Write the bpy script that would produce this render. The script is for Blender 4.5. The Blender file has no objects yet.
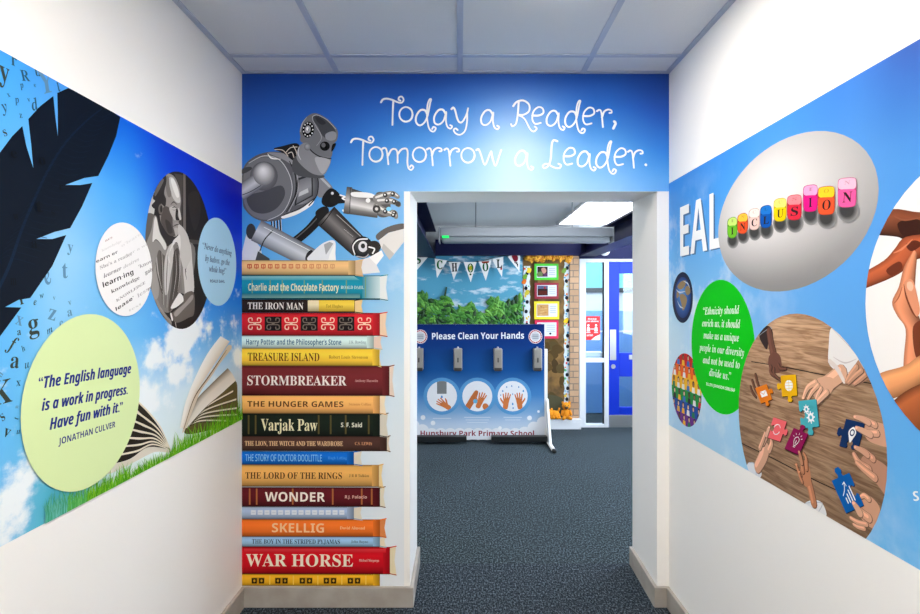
import bpy, bmesh, math, random
from mathutils import Vector, Matrix
random.seed(7)
sc = bpy.context.scene
COL = sc.collection
R = math.radians
# ------------------------------------------------------------------ camera, world, exposure
F = 552.0; CX, CY = 460.0, 304.0; EYE = 1.477; D = 2.70
cd = bpy.data.cameras.new('camera'); cam = bpy.data.objects.new('camera', cd); COL.objects.link(cam)
cd.sensor_width = 36.0; cd.lens = F / 920 * 36.0
cd.shift_y = -(307 - CY) / 920
cd.clip_start = 0.02
cam.location = (0, 0, EYE); cam.rotation_euler = (R(90), 0, 0)
sc.camera = cam
w = bpy.data.worlds.new('world'); sc.world = w; w.use_nodes = True
w.node_tree.nodes['Background'].inputs[0].default_value = (.75, .85, 1, 1)
w.node_tree.nodes['Background'].inputs[1].default_value = 0.35
vs = sc.view_settings
vs.view_transform = 'Standard'; vs.look = 'None'; vs.gamma = 1; vs.use_curve_mapping = False
vs.exposure = 0.12
LAMP = 104.0; REAR_FILL = 196.0       # corridor downlights, front pair and unseen rear pair added as wall fill
HALL = 7.0        # hall ceiling panels

# ------------------------------------------------------------------ colours and materials
def lin(c):
    if isinstance(c, str): c = [int(c[i:i + 2], 16) for i in (0, 2, 4)]
    return [(v / 255 / 12.92) if v / 255 <= .04045 else ((v / 255 + .055) / 1.055) ** 2.4 for v in c[:3]]
def mat(name, c, rough=.5, metal=0, emit=None, es=1, spec=.5, bump=None, var=None):
    m = bpy.data.materials.new(name); m.use_nodes = True
    nt = m.node_tree; b = nt.nodes['Principled BSDF']
    b.inputs['Base Color'].default_value = (*lin(c), 1)
    b.inputs['Roughness'].default_value = rough; b.inputs['Metallic'].default_value = metal
    b.inputs['Specular IOR Level'].default_value = spec
    if emit: b.inputs['Emission Color'].default_value = (*lin(emit), 1); b.inputs['Emission Strength'].default_value = es
    if bump or var:
        n = nt.nodes.new('ShaderNodeTexNoise'); n.inputs['Scale'].default_value = (bump or var)[0]; n.inputs['Detail'].default_value = 4
        g = nt.nodes.new('ShaderNodeNewGeometry'); nt.links.new(g.outputs['Position'], n.inputs['Vector'])
        if bump:
            u = nt.nodes.new('ShaderNodeBump'); u.inputs['Strength'].default_value = bump[1]; u.inputs['Distance'].default_value = .004
            nt.links.new(n.outputs['Fac'], u.inputs['Height']); nt.links.new(u.outputs['Normal'], b.inputs['Normal'])
        if var:
            r = nt.nodes.new('ShaderNodeValToRGB'); r.color_ramp.elements[0].position = .35; r.color_ramp.elements[1].position = .65
            r.color_ramp.elements[0].color = (*lin(var[1]), 1); r.color_ramp.elements[1].color = (*lin(var[2]), 1)
            nt.links.new(n.outputs['Fac'], r.inputs['Fac']); nt.links.new(r.outputs['Color'], b.inputs['Base Color'])
    return m
def carpet(name, stops, scale, tint):
    m = bpy.data.materials.new(name); m.use_nodes = True; nt = m.node_tree; b = nt.nodes['Principled BSDF']
    N = nt.nodes.new; L = nt.links.new
    g = N('ShaderNodeNewGeometry'); mp = N('ShaderNodeMapping'); mp.inputs['Scale'].default_value = scale
    L(g.outputs['Position'], mp.inputs['Vector'])
    n = N('ShaderNodeTexNoise'); n.inputs['Scale'].default_value = 1; n.inputs['Detail'].default_value = 6; n.inputs['Roughness'].default_value = .75
    L(mp.outputs[0], n.inputs['Vector'])
    r = N('ShaderNodeValToRGB'); e = r.color_ramp.elements
    e[0].position, e[0].color = stops[0][0], (*lin(stops[0][1]), 1); e[1].position, e[1].color = stops[-1][0], (*lin(stops[-1][1]), 1)
    for p, c in stops[1:-1]:
        k = e.new(p); k.color = (*lin(c), 1)
    L(n.outputs['Fac'], r.inputs['Fac'])
    n2 = N('ShaderNodeTexNoise'); n2.inputs['Scale'].default_value = 1.7; n2.inputs['Detail'].default_value = 2
    L(g.outputs['Position'], n2.inputs['Vector'])
    mx = N('ShaderNodeMix'); mx.data_type = 'RGBA'; mx.blend_type = 'MULTIPLY'; mx.inputs[0].default_value = .5
    rr = N('ShaderNodeValToRGB'); rr.color_ramp.elements[0].position = .3; rr.color_ramp.elements[1].position = .7
    rr.color_ramp.elements[0].color = (*tint, 1); rr.color_ramp.elements[1].color = (1, 1, 1, 1)
    L(n2.outputs['Fac'], rr.inputs['Fac']); L(r.outputs[0], mx.inputs[6]); L(rr.outputs[0], mx.inputs[7]); L(mx.outputs[2], b.inputs['Base Color'])
    u = N('ShaderNodeBump'); u.inputs['Strength'].default_value = .9; u.inputs['Distance'].default_value = .006
    L(n.outputs['Fac'], u.inputs['Height']); L(u.outputs[0], b.inputs['Normal'])
    b.inputs['Roughness'].default_value = .95; b.inputs['Specular IOR Level'].default_value = .15
    return m
def vinyl(name, rough=.42, spec=.5, clouds=None, wood=False):
    """printed sheet: ink colours in the colour attribute; optional printed clouds / wood grain"""
    m = bpy.data.materials.new(name); m.use_nodes = True; nt = m.node_tree; b = nt.nodes['Principled BSDF']
    N = nt.nodes.new; L = nt.links.new
    a = N('ShaderNodeAttribute'); a.attribute_name = 'Col'; out = a.outputs['Color']
    g = N('ShaderNodeNewGeometry')
    if clouds:
        sca, lo, hi, amt = clouds
        mp = N('ShaderNodeMapping'); mp.inputs['Scale'].default_value = sca; L(g.outputs['Position'], mp.inputs['Vector'])
        n = N('ShaderNodeTexNoise'); n.inputs['Scale'].default_value = 1; n.inputs['Detail'].default_value = 6; n.inputs['Roughness'].default_value = .6
        L(mp.outputs[0], n.inputs['Vector'])
        r = N('ShaderNodeMapRange'); r.inputs[1].default_value = lo; r.inputs[2].default_value = hi; r.inputs[3].default_value = 0; r.inputs[4].default_value = amt
        L(n.outputs['Fac'], r.inputs[0])
        mu = N('ShaderNodeMath'); mu.operation = 'MULTIPLY'; L(r.outputs[0], mu.inputs[0]); L(a.outputs['Alpha'], mu.inputs[1])
        if amt == 0:      # cloud edge = noise against the printed density
            k = N('ShaderNodeMath'); k.operation = 'MULTIPLY_ADD'; k.inputs[1].default_value = .5; L(a.outputs['Alpha'], k.inputs[0]); L(n.outputs['Fac'], k.inputs[2])
            mu = N('ShaderNodeMapRange'); mu.interpolation_type = 'SMOOTHSTEP'; mu.inputs[1].default_value = .66; mu.inputs[2].default_value = .9; L(k.outputs[0], mu.inputs[0])
        mx = N('ShaderNodeMix'); mx.data_type = 'RGBA'; L(mu.outputs[0], mx.inputs[0]); L(out, mx.inputs[6]); mx.inputs[7].default_value = (.82, .88, .92, 1)
        out = mx.outputs[2]
    if wood:
        mp = N('ShaderNodeMapping'); mp.inputs['Scale'].default_value = (1, 6, 80); mp.inputs['Rotation'].default_value = (R(-11), 0, 0)
        L(g.outputs['Position'], mp.inputs['Vector'])
        n = N('ShaderNodeTexNoise'); n.inputs['Scale'].default_value = 1.3; n.inputs['Detail'].default_value = 5; n.inputs['Distortion'].default_value = .8
        L(mp.outputs[0], n.inputs['Vector'])
        r = N('ShaderNodeValToRGB'); r.color_ramp.elements[0].position = .36; r.color_ramp.elements[1].position = .62
        r.color_ramp.elements[0].color = (.58, .5, .44, 1); r.color_ramp.elements[1].color = (1.12, 1.1, 1.08, 1)
        L(n.outputs['Fac'], r.inputs[0])
        mx = N('ShaderNodeMix'); mx.data_type = 'RGBA'; mx.blend_type = 'MULTIPLY'; mx.inputs[0].default_value = 1
        L(out, mx.inputs[6]); L(r.outputs[0], mx.inputs[7]); out = mx.outputs[2]
    L(out, b.inputs['Base Color'])
    b.inputs['Roughness'].default_value = rough; b.inputs['Specular IOR Level'].default_value = spec
    return m
def glassmat(name, c=(235, 242, 245), rough=.02, alpha=.06):
    m = bpy.data.materials.new(name); m.use_nodes = True; nt = m.node_tree
    nt.nodes.remove(nt.nodes['Principled BSDF']); o = nt.nodes['Material Output']
    t = nt.nodes.new('ShaderNodeBsdfTransparent'); t.inputs[0].default_value = (*lin(c), 1)
    g = nt.nodes.new('ShaderNodeBsdfGlossy'); g.inputs['Roughness'].default_value = rough
    mx = nt.nodes.new('ShaderNodeMixShader'); mx.inputs[0].default_value = alpha
    nt.links.new(t.outputs[0], mx.inputs[1]); nt.links.new(g.outputs[0], mx.inputs[2]); nt.links.new(mx.outputs[0], o.inputs[0])
    return m
M = dict(
    wall=mat('wall_paint', (244, 242, 239), .55, bump=(90, .06)), white=mat('white_gloss', (236, 235, 233), .35),
    skirt=mat('skirting_paint', (166, 160, 153), .45, var=(9, (158, 151, 143), (172, 167, 160))),
    tile=mat('ceiling_tile', (222, 223, 227), .9, bump=(140, .25)), tbar=mat('ceiling_bar', (176, 184, 204), .45),
    carpet=carpet('corridor_carpet', [(.38, (10, 15, 21)), (.5, (36, 44, 53)), (.62, (108, 120, 130))], (125, 62, 1), (.8, .82, .85)),
    hcarpet=carpet('hall_carpet', [(.38, (16, 22, 26)), (.5, (42, 51, 57)), (.62, (106, 121, 130))], (105, 62, 1), (.82, .86, .8)),
    vin=vinyl('printed_vinyl', .5, .08), photo=vinyl('printed_photo', .5, .1), wood=vinyl('printed_wood', .5, .1, wood=True),
    sky_l=vinyl('printed_sky_left', .5, .15, clouds=((1, 9, 12), 0, 0, 0)),
    sky_b=vinyl('printed_sky_back', .42, .48, clouds=((2.5, 1, 3.5), .5, .7, .8)),
    sky_r=vinyl('printed_sky_right', .5, .15, clouds=((1, 3.6, 3.6), .5, .68, .85)),
    paper=vinyl('printed_paper', .8, .2), sky_paper=vinyl('cloud_paper', .7, .2, clouds=((4.5, 1, 13), .54, .66, .75)),
    navy=mat('navy_steel', (5, 11, 56), .5, spec=.2), blue=mat('blue_door', (4, 46, 186), .4, spec=.3), steel=mat('brushed_steel', (190, 190, 190), .35, .9),
    silver=mat('silver_plastic', (150, 146, 140), .35, .35), silverd=mat('dark_silver', (62, 60, 60), .4, .3), black=mat('black_plastic', (20, 24, 26), .4),
    alu=mat('white_frame', (222, 225, 230), .4), gasket=mat('gasket', (40, 44, 50), .6), glass=glassmat('clear_glass'),
    lamp=mat('lamp_lens', (250, 250, 250), .4, emit=(255, 246, 234), es=LAMP), rear_fill=mat('rear_fill_lens', (250, 250, 250), .4, emit=(255, 246, 234), es=REAR_FILL), panel=mat('light_panel', (250, 250, 250), .4, emit=(244, 250, 255), es=HALL),
    roof=mat('hall_ceiling', (244, 245, 246), .8), hwall=mat('hall_wall', (214, 214, 212), .7),
    batten=mat('batten_casing', (150, 154, 160), .5), diff=mat('batten_diffuser', (136, 142, 148), .5), day=mat('fill_pane', (240, 246, 250), .3, emit=(225, 240, 255), es=9.5), lobby_fill=mat('lobby_fill_panel', (250, 250, 250), .4, emit=(244, 250, 255), es=30), led=mat('green_indicator', (30, 190, 90), .4, emit=(20, 210, 90), es=1.2),
    leafs=[mat('paper_leaf', c, .6, var=(40, c, d)) for c, d in (((48, 116, 34), (84, 156, 52)), ((30, 88, 26), (58, 126, 40)), ((76, 142, 46), (116, 180, 70)), ((14, 50, 18), (32, 80, 28)))],
    hess=mat('brown_paper', (120, 88, 42), .8, var=(7, (84, 62, 30), (140, 104, 52))), orange=mat('orange_plush', (236, 150, 22), .9, bump=(220, 1)),
    ruffle=mat('orange_crepe', (226, 140, 24), .7, var=(60, (190, 96, 10), (248, 190, 50))),
    wire=mat('steel_wire', (120, 122, 126), .4, .8), dado=mat('blue_partition', (112, 164, 220), .5), string=mat('string', (40, 50, 50), .8),
    teal=mat('teal_glazing', (120, 196, 206), .3, emit=(120, 200, 212), es=.55), lobby=mat('lobby_paint', (235, 238, 240), .6),
)
def brickmat():
    m = bpy.data.materials.new('buff_brick'); m.use_nodes = True; nt = m.node_tree; b = nt.nodes['Principled BSDF']
    g = nt.nodes.new('ShaderNodeNewGeometry'); mp = nt.nodes.new('ShaderNodeMapping'); mp.inputs['Rotation'].default_value = (R(90), 0, 0)
    br = nt.nodes.new('ShaderNodeTexBrick'); br.inputs['Color1'].default_value = (*lin((196, 160, 128)), 1); br.inputs['Color2'].default_value = (*lin((168, 134, 104)), 1)
    br.inputs['Mortar'].default_value = (*lin((120, 108, 96)), 1); br.inputs['Scale'].default_value = 1
    br.inputs['Brick Width'].default_value = .225; br.inputs['Row Height'].default_value = .075; br.inputs['Mortar Size'].default_value = .006
    nt.links.new(g.outputs['Position'], mp.inputs['Vector']); nt.links.new(mp.outputs[0], br.inputs['Vector']); nt.links.new(br.outputs[0], b.inputs['Base Color'])
    b.inputs['Roughness'].default_value = .9
    return m
M['brick'] = brickmat()

# ------------------------------------------------------------------ mesh helpers
def wloc(p):
    v = Vector((0, 0, 0))
    while p is not None: v += p.location; p = p.parent
    return v
def link(name, me, parent=None, m=None):
    o = bpy.data.objects.new(name, me); COL.objects.link(o)
    if parent is not None:
        off = wloc(parent); me.transform(Matrix.Translation(-off)); o.parent = parent
    if m: me.materials.append(m)
    return o
class B:
    """collects simple solids in world coordinates and links them as one mesh"""
    def __init__(s): s.bm = bmesh.new()
    def box(s, x0, x1, y0, y1, z0, z1, bev=0):
        r = bmesh.ops.create_cube(s.bm, size=1)
        for v in r['verts']:
            v.co = Vector(((x0 + x1) / 2 + v.co.x * (x1 - x0), (y0 + y1) / 2 + v.co.y * (y1 - y0), (z0 + z1) / 2 + v.co.z * (z1 - z0)))
        if bev:
            es = list({e for v in r['verts'] for e in v.link_edges})
            bmesh.ops.bevel(s.bm, geom=es, offset=bev, segments=2, affect='EDGES', profile=.5)
        return s
    def hexa(s, pts):   # 8 points: bottom 4, top 4
        v = [s.bm.verts.new(p) for p in pts]
        for f in ((3, 2, 1, 0), (4, 5, 6, 7), (0, 1, 5, 4), (1, 2, 6, 5), (2, 3, 7, 6), (3, 0, 4, 7)): s.bm.faces.new([v[i] for i in f])
        return s
    def cyl(s, p0, p1, r0, r1=None, n=14):
        p0, p1 = Vector(p0), Vector(p1); d = p1 - p0
        q = d.to_track_quat('Z', 'Y').to_matrix().to_4x4()
        bmesh.ops.create_cone(s.bm, cap_ends=True, segments=n, radius1=r0, radius2=r0 if r1 is None else r1, depth=d.length, matrix=Matrix.Translation((p0 + p1) / 2) @ q)
        return s
    def ball(s, c, r, sub=2, jit=0):
        rr = (r, r, r) if not isinstance(r, tuple) else r
        q = bmesh.ops.create_icosphere(s.bm, subdivisions=sub, radius=1)
        for v in q['verts']:
            k = 1 + random.uniform(-jit, jit); v.co = Vector((c[0] + v.co.x * rr[0] * k, c[1] + v.co.y * rr[1] * k, c[2] + v.co.z * rr[2] * k))
        return s
    def prism(s, pts, y0, y1):   # polygon in x,z extruded along y
        a = [s.bm.verts.new((x, y0, z)) for x, z in pts]; b = [s.bm.verts.new((x, y1, z)) for x, z in pts]
        s.bm.faces.new(a); s.bm.faces.new(b[::-1]); n = len(a)
        for i in range(n): s.bm.faces.new((a[i], b[i], b[(i + 1) % n], a[(i + 1) % n]))
        return s
    def build(s, name, m, parent=None, smooth=False):
        bmesh.ops.recalc_face_normals(s.bm, faces=s.bm.faces[:])
        me = bpy.data.meshes.new(name); s.bm.to_mesh(me); s.bm.free()
        if smooth:
            for p in me.polygons: p.use_smooth = True
        return link(name, me, parent, m)
def struct(o): o['kind'] = 'structure'; return o
def tag(o, label, cat, group=None):
    o['label'] = label; o['category'] = cat
    if group: o['group'] = group
    return o
def thing(name, loc, label, cat, group=None):
    o = bpy.data.objects.new(name, None); COL.objects.link(o); o.location = loc; o.empty_display_size = .05
    return tag(o, label, cat, group)

# ------------------------------------------------------------------ printing: flat artwork on a plane
STY = {'sans': (0x1D5A0, 0x1D5BA), 'sansb': (0x1D5D4, 0x1D5EE), 'serif': (0x1D400, 0x1D41A), 'bi': (0x1D468, 0x1D482), 'sbi': (0x1D63C, 0x1D656), 'si': (0x1D608, 0x1D622)}
def styled(t, st):
    U, L = STY[st]; r = ''
    for c in t:
        if 'A' <= c <= 'Z': r += chr(U + ord(c) - 65)
        elif 'a' <= c <= 'z': r += chr(L + ord(c) - 97)
        else: r += c
    return r
_tc = {}
def glyphs(t, st):
    k = (t, st)
    if k in _tc: return _tc[k]
    c = bpy.data.curves.new('lettering', 'FONT'); c.body = styled(t, st); c.resolution_u = 3
    o = bpy.data.objects.new('lettering', c); COL.objects.link(o)
    me = bpy.data.meshes.new_from_object(o.evaluated_get(bpy.context.evaluated_depsgraph_get()))
    bpy.data.objects.remove(o); bpy.data.curves.remove(c)
    v = [(p.co.x, p.co.y) for p in me.vertices]; f = [tuple(p.vertices) for p in me.polygons]
    bpy.data.meshes.remove(me)
    x0 = min(p[0] for p in v); x1 = max(p[0] for p in v)
    _tc[k] = ([(x - x0, y) for x, y in v], f, x1 - x0)
    return _tc[k]
def caph(st):
    return max(y for x, y in glyphs('H', st)[0])
class Front:
    """plane facing the camera at depth d"""
    def __init__(s, d, base=.0006, step=.00006): s.d = d; s.base = base; s.step = step; s.reg = []
    def p(s, x, y): return ((x - CX) * s.d / F, EYE - (y - CY) * s.d / F)
    def m(s, x): return s.d / F
    def w(s, u, z, o): return (u, s.d - o, z)
    def off(s, bb):
        o = s.base
        for b, k in s.reg:
            if b[0] < bb[2] and bb[0] < b[2] and b[1] < bb[3] and bb[1] < b[3] and k + s.step > o: o = k + s.step
        s.reg.append((bb, o)); return o
class Side(Front):
    """left (sg=-1) or right (sg=1) corridor wall at x = sg*X"""
    def __init__(s, X, sg): s.X = X; s.sg = sg; s.base = .0006; s.step = .00006; s.reg = []
    def p(s, x, y):
        dep = F * s.X / max(20, s.sg * (x - CX)); return (-s.sg * dep, EYE - (y - CY) * dep / F)
    def m(s, x): return s.X / max(20, s.sg * (x - CX))
    def w(s, u, z, o): return (s.sg * (s.X - o), -s.sg * u, z)
INK = .93
def clipconv(P, cp):
    """Sutherland-Hodgman; P: list of (u,z,(r,g,b,a)); cp: convex CCW polygon"""
    n = len(cp)
    for i in range(n):
        if not P: return P
        ax, ay = cp[i]; bx, by = cp[(i + 1) % n]; ex, ey = bx - ax, by - ay
        ds = [ex * (q[1] - ay) - ey * (q[0] - ax) for q in P]; Q = []
        for j in range(len(P)):
            a, b = P[j], P[(j + 1) % len(P)]; da, db = ds[j], ds[(j + 1) % len(P)]
            if da >= 0: Q.append(a)
            if (da >= 0) != (db >= 0):
                t = da / (da - db); Q.append((a[0] + (b[0] - a[0]) * t, a[1] + (b[1] - a[1]) * t, tuple(x + (y - x) * t for x, y in zip(a[2], b[2]))))
        P = Q
    return P
def crom(pts, n=5, closed=True):
    r = []; N = len(pts)
    rng = range(N) if closed else range(N - 1)
    for i in rng:
        g = (lambda k: pts[k % N]) if closed else (lambda k: pts[max(0, min(N - 1, k))])
        a, b, c, d = g(i - 1), g(i), g(i + 1), g(i + 2)
        for k in range(n):
            t = k / n
            r.append(tuple(.5 * (2 * b[j] + (c[j] - a[j]) * t + (2 * a[j] - 5 * b[j] + 4 * c[j] - d[j]) * t * t + (3 * b[j] - a[j] - 3 * c[j] + d[j]) * t ** 3) for j in (0, 1)))
    if not closed: r.append(tuple(pts[-1]))
    return r
class Art:
    def __init__(s, pl, clip=None): s.pl = pl; s.clip = clip; s.V = []; s.Fc = []; s.C = []; s.ox = s.oy = 0; s.k = 1; s.pend = None
    def crop(s, ox, oy, k): s.ox, s.oy, s.k = ox, oy, k; return s
    def px(s, q): return (s.ox + q[0] / s.k, s.oy + q[1] / s.k)
    def P(s, pts): return [s.pl.p(*s.px(q)) for q in pts]
    def col(s, c, a=0):
        return tuple(v * INK for v in lin([min(255, v * getattr(s, 'gain', 1)) for v in c] if not isinstance(c, str) else c)) + (a,)
    def emit(s, polys, micro=0):
        """polys: list of lists of (u,z,rgba)"""
        if s.clip: polys = [q for q in (clipconv(P, s.clip) for P in polys) if len(q) > 2]
        if not polys: return
        if s.pend is not None: s.pend += polys; return
        al = [v for P in polys for v in P]
        bb = (min(v[0] for v in al), min(v[1] for v in al), max(v[0] for v in al), max(v[1] for v in al))
        o = s.pl.off(bb)
        for i, P in enumerate(polys):
            b = len(s.V); s.V += [s.pl.w(u, z, o + i * micro) for u, z, c in P]; s.C += [c for u, z, c in P]
            s.Fc.append(list(range(b, b + len(P))))
        if micro: s.pl.reg[-1] = (bb, o + len(polys) * micro)
    def begin(s): s.pend = []
    def end(s, micro=.00002): p, s.pend = s.pend, None; s.emit(p, micro)
    def uz(s, pts, c):
        c = s.col(c); s.emit([[(u, z, c) for u, z in pts]]); return s
    def poly(s, pts, c): return s.uz(s.P(pts), c)
    def smooth(s, pts, c, n=5): return s.uz(crom(s.P(pts), n), c)
    def ell(s, cx, cy, rx, ry, c, rot=0, n=28):
        r = R(rot); return s.poly([(cx + rx * math.cos(t) * math.cos(r) - ry * math.sin(t) * math.sin(r), cy + rx * math.cos(t) * math.sin(r) + ry * math.sin(t) * math.cos(r)) for t in [2 * math.pi * i / n for i in range(n)]], c)
    def loft(s, lines, cols):
        """lines: list of equal-length px polylines, one colour each"""
        Ls = [s.P(l) for l in lines]; cs = [s.col(c) for c in cols]; q = []
        for i in range(len(Ls) - 1):
            for j in range(len(Ls[0]) - 1):
                q.append([(*Ls[i][j], cs[i]), (*Ls[i + 1][j], cs[i + 1]), (*Ls[i + 1][j + 1], cs[i + 1]), (*Ls[i][j + 1], cs[i])])
        s.emit(q); return s
    def cyl(s, p0, p1, w0, w1, cols, cap=0):
        d = Vector((p1[0] - p0[0], p1[1] - p0[1])); n = Vector((-d.y, d.x)).normalized(); dn = d.normalized(); N = len(cols); ls = []
        for i in range(N):
            t = i / (N - 1) * 2 - 1; e = cap * math.sqrt(max(0, 1 - t * t))
            ls.append([(p0[0] + n.x * t * w0 / 2 , p0[1] + n.y * t * w0 / 2), (p1[0] + n.x * t * w1 / 2 + dn.x * e, p1[1] + n.y * t * w1 / 2 + dn.y * e)])
        return s.loft(ls, cols)
    def orb(s, cx, cy, rx, ry, c0, c1, hx=-.3, hy=-.3, n=24, rings=4):
        ls = []; cs = []; a, b = lin(c0), lin(c1)
        for k in range(rings + 1):
            t = k / rings; ls.append([(cx + (hx * (1 - t) + math.cos(2 * math.pi * i / n) * t) * rx, cy + (hy * (1 - t) + math.sin(2 * math.pi * i / n) * t) * ry) for i in range(n + 1)])
            cs.append([x0 + (x1 - x0) * t ** 1.5 for x0, x1 in zip(c0, c1)])
        return s.loft(ls, cs)
    def stroke(s, pts, wd, c, sm=True, n=6):
        if sm and len(pts) > 2: pts = crom(pts, n, False)
        N = len(pts); U = s.P(pts); ws = []
        for i in range(N):
            t = i / (N - 1) * (len(wd) - 1) if isinstance(wd, (list, tuple)) else 0
            k = int(min(t, len(wd) - 2)) if isinstance(wd, (list, tuple)) else 0
            ww = wd[k] + (wd[k + 1] - wd[k]) * (t - k) if isinstance(wd, (list, tuple)) else wd
            ws.append(ww / s.k * s.pl.m(s.px(pts[i])[0]) / 2)
        cc = s.col(c); q = []
        for i in range(N - 1):
            a, b = Vector(U[i]), Vector(U[i + 1]); d = b - a
            if d.length < 1e-7: continue
            nn = Vector((-d.y, d.x)).normalized()
            q.append([(*(a - nn * ws[i]), cc), (*(b - nn * ws[i + 1]), cc), (*(b + nn * ws[i + 1]), cc), (*(a + nn * ws[i]), cc)])
        for i in range(N):
            if ws[i] > 0: q.append([(U[i][0] + ws[i] * math.cos(t), U[i][1] + ws[i] * math.sin(t), cc) for t in [math.pi * j / 5 for j in range(10)]])
        s.emit(q, 4e-6); return s
    def blade(s, pts, wd, c):
        pts = crom(pts, 3, False); U = s.P(pts); N = len(U); m = s.pl.m(s.px(pts[0])[0]) * wd / s.k / 2
        s.uz([(u - m * (1 - i / (N - 1)), z) for i, (u, z) in enumerate(U)] + [(u + m * (1 - i / (N - 1)), z) for i, (u, z) in list(enumerate(U))[-2::-1]], c); return s
    def text(s, t, st, a, b, cap, c):
        """t set along the px baseline a->b (fitted), cap height in px"""
        v, f, wd = glyphs(t, st); A, Bv = Vector(s.pl.p(*s.px(a))), Vector(s.pl.p(*s.px(b)))
        d = Bv - A; L = d.length; e = d / L; n = Vector((-e.y, e.x)); sx = L / wd
        mx = (s.px(a)[0] + s.px(b)[0]) / 2; sy = cap / s.k * s.pl.m(mx) / caph(st); cc = s.col(c)
        W = [A + e * (x * sx) + n * (y * sy) for x, y in v]
        s.emit([[(W[i].x, W[i].y, cc) for i in q] for q in f]); return s
    def build(s, name, parent, m=None):
        me = bpy.data.meshes.new(name); me.from_pydata(s.V, [], s.Fc)
        at = me.color_attributes.new('Col', 'FLOAT_COLOR', 'POINT'); at.data.foreach_set('color', [x for c in s.C for x in c])
        return link(name, me, parent, m or M['vin'])
def circle_of(pl, x0, x1, y0, y1, ell=False):
    """true circle on a side wall from its outline in the photograph"""
    u0, u1 = pl.p(x0, 0)[0], pl.p(x1, 0)[0]; u = (u0 + u1) / 2; r = abs(u1 - u0) / 2
    xc = CX + pl.sg * F * pl.X / abs(u); z = pl.p(xc, (y0 + y1) / 2)[1]; rz = (y1 - y0) / 2 * pl.m(xc)
    if not ell: r = rz = (r + rz) / 2
    return u, z, r, rz
def ring(u, z, r, rz, n=56): return [(u + r * math.cos(2 * math.pi * i / n), z + rz * math.sin(2 * math.pi * i / n)) for i in range(n)]
def sheet(pl, us, zs, table, name, parent, m, nx=26, nz=18):
    """background print: bilinear ink table; alpha = how cloudy"""
    a = Art(pl); q = []
    def samp(u, t):
        i = 0
        while i < len(us) - 2 and u > us[i + 1]: i += 1
        fu = min(1, max(0, (u - us[i]) / (us[i + 1] - us[i]))); fu = fu * fu * (3 - 2 * fu)
        j = 0
        while j < len(zs) - 2 and t > zs[j + 1]: j += 1
        ft = min(1, max(0, (t - zs[j]) / (zs[j + 1] - zs[j])))
        r = []
        for k in range(4):
            g = lambda c: c[k] if len(c) > k else 0
            r.append((g(table[j][i]) * (1 - fu) + g(table[j][i + 1]) * fu) * (1 - ft) + (g(table[j + 1][i]) * (1 - fu) + g(table[j + 1][i + 1]) * fu) * ft)
        return tuple(v * INK for v in lin(r[:3])) + (r[3],)
    return a, samp

# ------------------------------------------------------------------ the corridor shell
XL, XR, ZC, Y0, YB = 1.0663, 1.0223, 2.609, -3.2, 3.14
OL, OR, ORB = -.2446, .9636, .981         # doorway: left, right, right at the back
struct(B().box(-4, 4, Y0 - .2, YB, -.1, 0).build('floor', M['carpet']))
struct(B().box(-4, 4, YB, 10, -.1, 0).build('floor_hall', M['hcarpet']))
struct(B().box(-XL - .12, -XL, Y0, D, 0, ZC).build('wall_left', M['wall']))
struct(B().box(XR, XR + .12, Y0, D, 0, ZC).build('wall_right', M['wall']))
struct(B().box(-XL - .12, XR + .12, Y0 - .12, Y0, 0, ZC).build('wall_rear', M['wall']))
b = B().box(-XL - .12, OL, D, YB, 0, ZC)
b.hexa([(OR, D, 0), (XR + .12, D, 0), (XR + .12, YB, 0), (ORB, YB, 0), (OR, D, ZC), (XR + .12, D, ZC), (XR + .12, YB, ZC), (ORB, YB, ZC)])
b.hexa([(OL, D, 2.027), (OR, D, 2.027), (ORB, YB, 2.055), (OL, YB, 2.055), (OL, D, ZC), (OR, D, ZC), (ORB, YB, ZC), (OL, YB, ZC)])
struct(b.build('wall_back', M['wall']))
DL = [(.34, 1.87), (-.3, .68), (.3, -.52), (-.3, -1.72)]; HW = .115; RC = -.012     # downlight openings in the tiles
b = B(); ya = D + .02
for x, y in DL:
    b.box(-XL - .12, XR + .12, y + HW, ya, ZC, ZC + .1).box(-XL - .12, x - HW, y - HW, y + HW, ZC, ZC + .1).box(x + HW, XR + .12, y - HW, y + HW, ZC, ZC + .1); ya = y - HW
b.box(-XL - .12, XR + .12, Y0, ya, ZC, ZC + .1)
struct(b.build('ceiling', M['tile']))
b = B()
for x in (-.6, 0, .6): b.box(x - .0125, x + .0125, Y0, D - .001, ZC - .006, ZC + .01)
y = 2.51
while y > Y0:
    b.box(-XL, XR, y - .0125, y + .0125, ZC - .0055, ZC + .01); y -= .6
struct(b.build('trim_1', M['tbar']))
b = B()
b.box(-XL, -XL + .022, Y0, D, ZC - .007, ZC + .004).box(XR - .022, XR, Y0, D, ZC - .007, ZC + .004).box(-XL, XR, D - .022, D, ZC - .0065, ZC + .004)
struct(b.build('trim_2', M['tbar']))
SH, ST = .098, .018
struct(B().box(-XL, -XL + ST, Y0, D - ST, 0, SH, .003).build('baseboard_left', M['skirt']))
struct(B().box(XR - ST, XR, Y0, D - ST, 0, SH, .003).build('baseboard_right', M['skirt']))
b = B().box(-XL, OL + ST, D - ST, D, 0, SH, .003).box(OL, OL + ST, D - .004, YB, 0, SH, .003)
b.box(OR - ST, XR, D - ST, D, 0, SH, .003)
b.hexa([(OR - ST, D - .004, 0), (OR + .002, D - .004, 0), (ORB + .002, YB, 0), (ORB - ST, YB, 0), (OR - ST, D - .004, SH), (OR + .002, D - .004, SH), (ORB + .002, YB, SH), (ORB - ST, YB, SH)])
struct(b.build('baseboard_back', M['skirt']))

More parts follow.
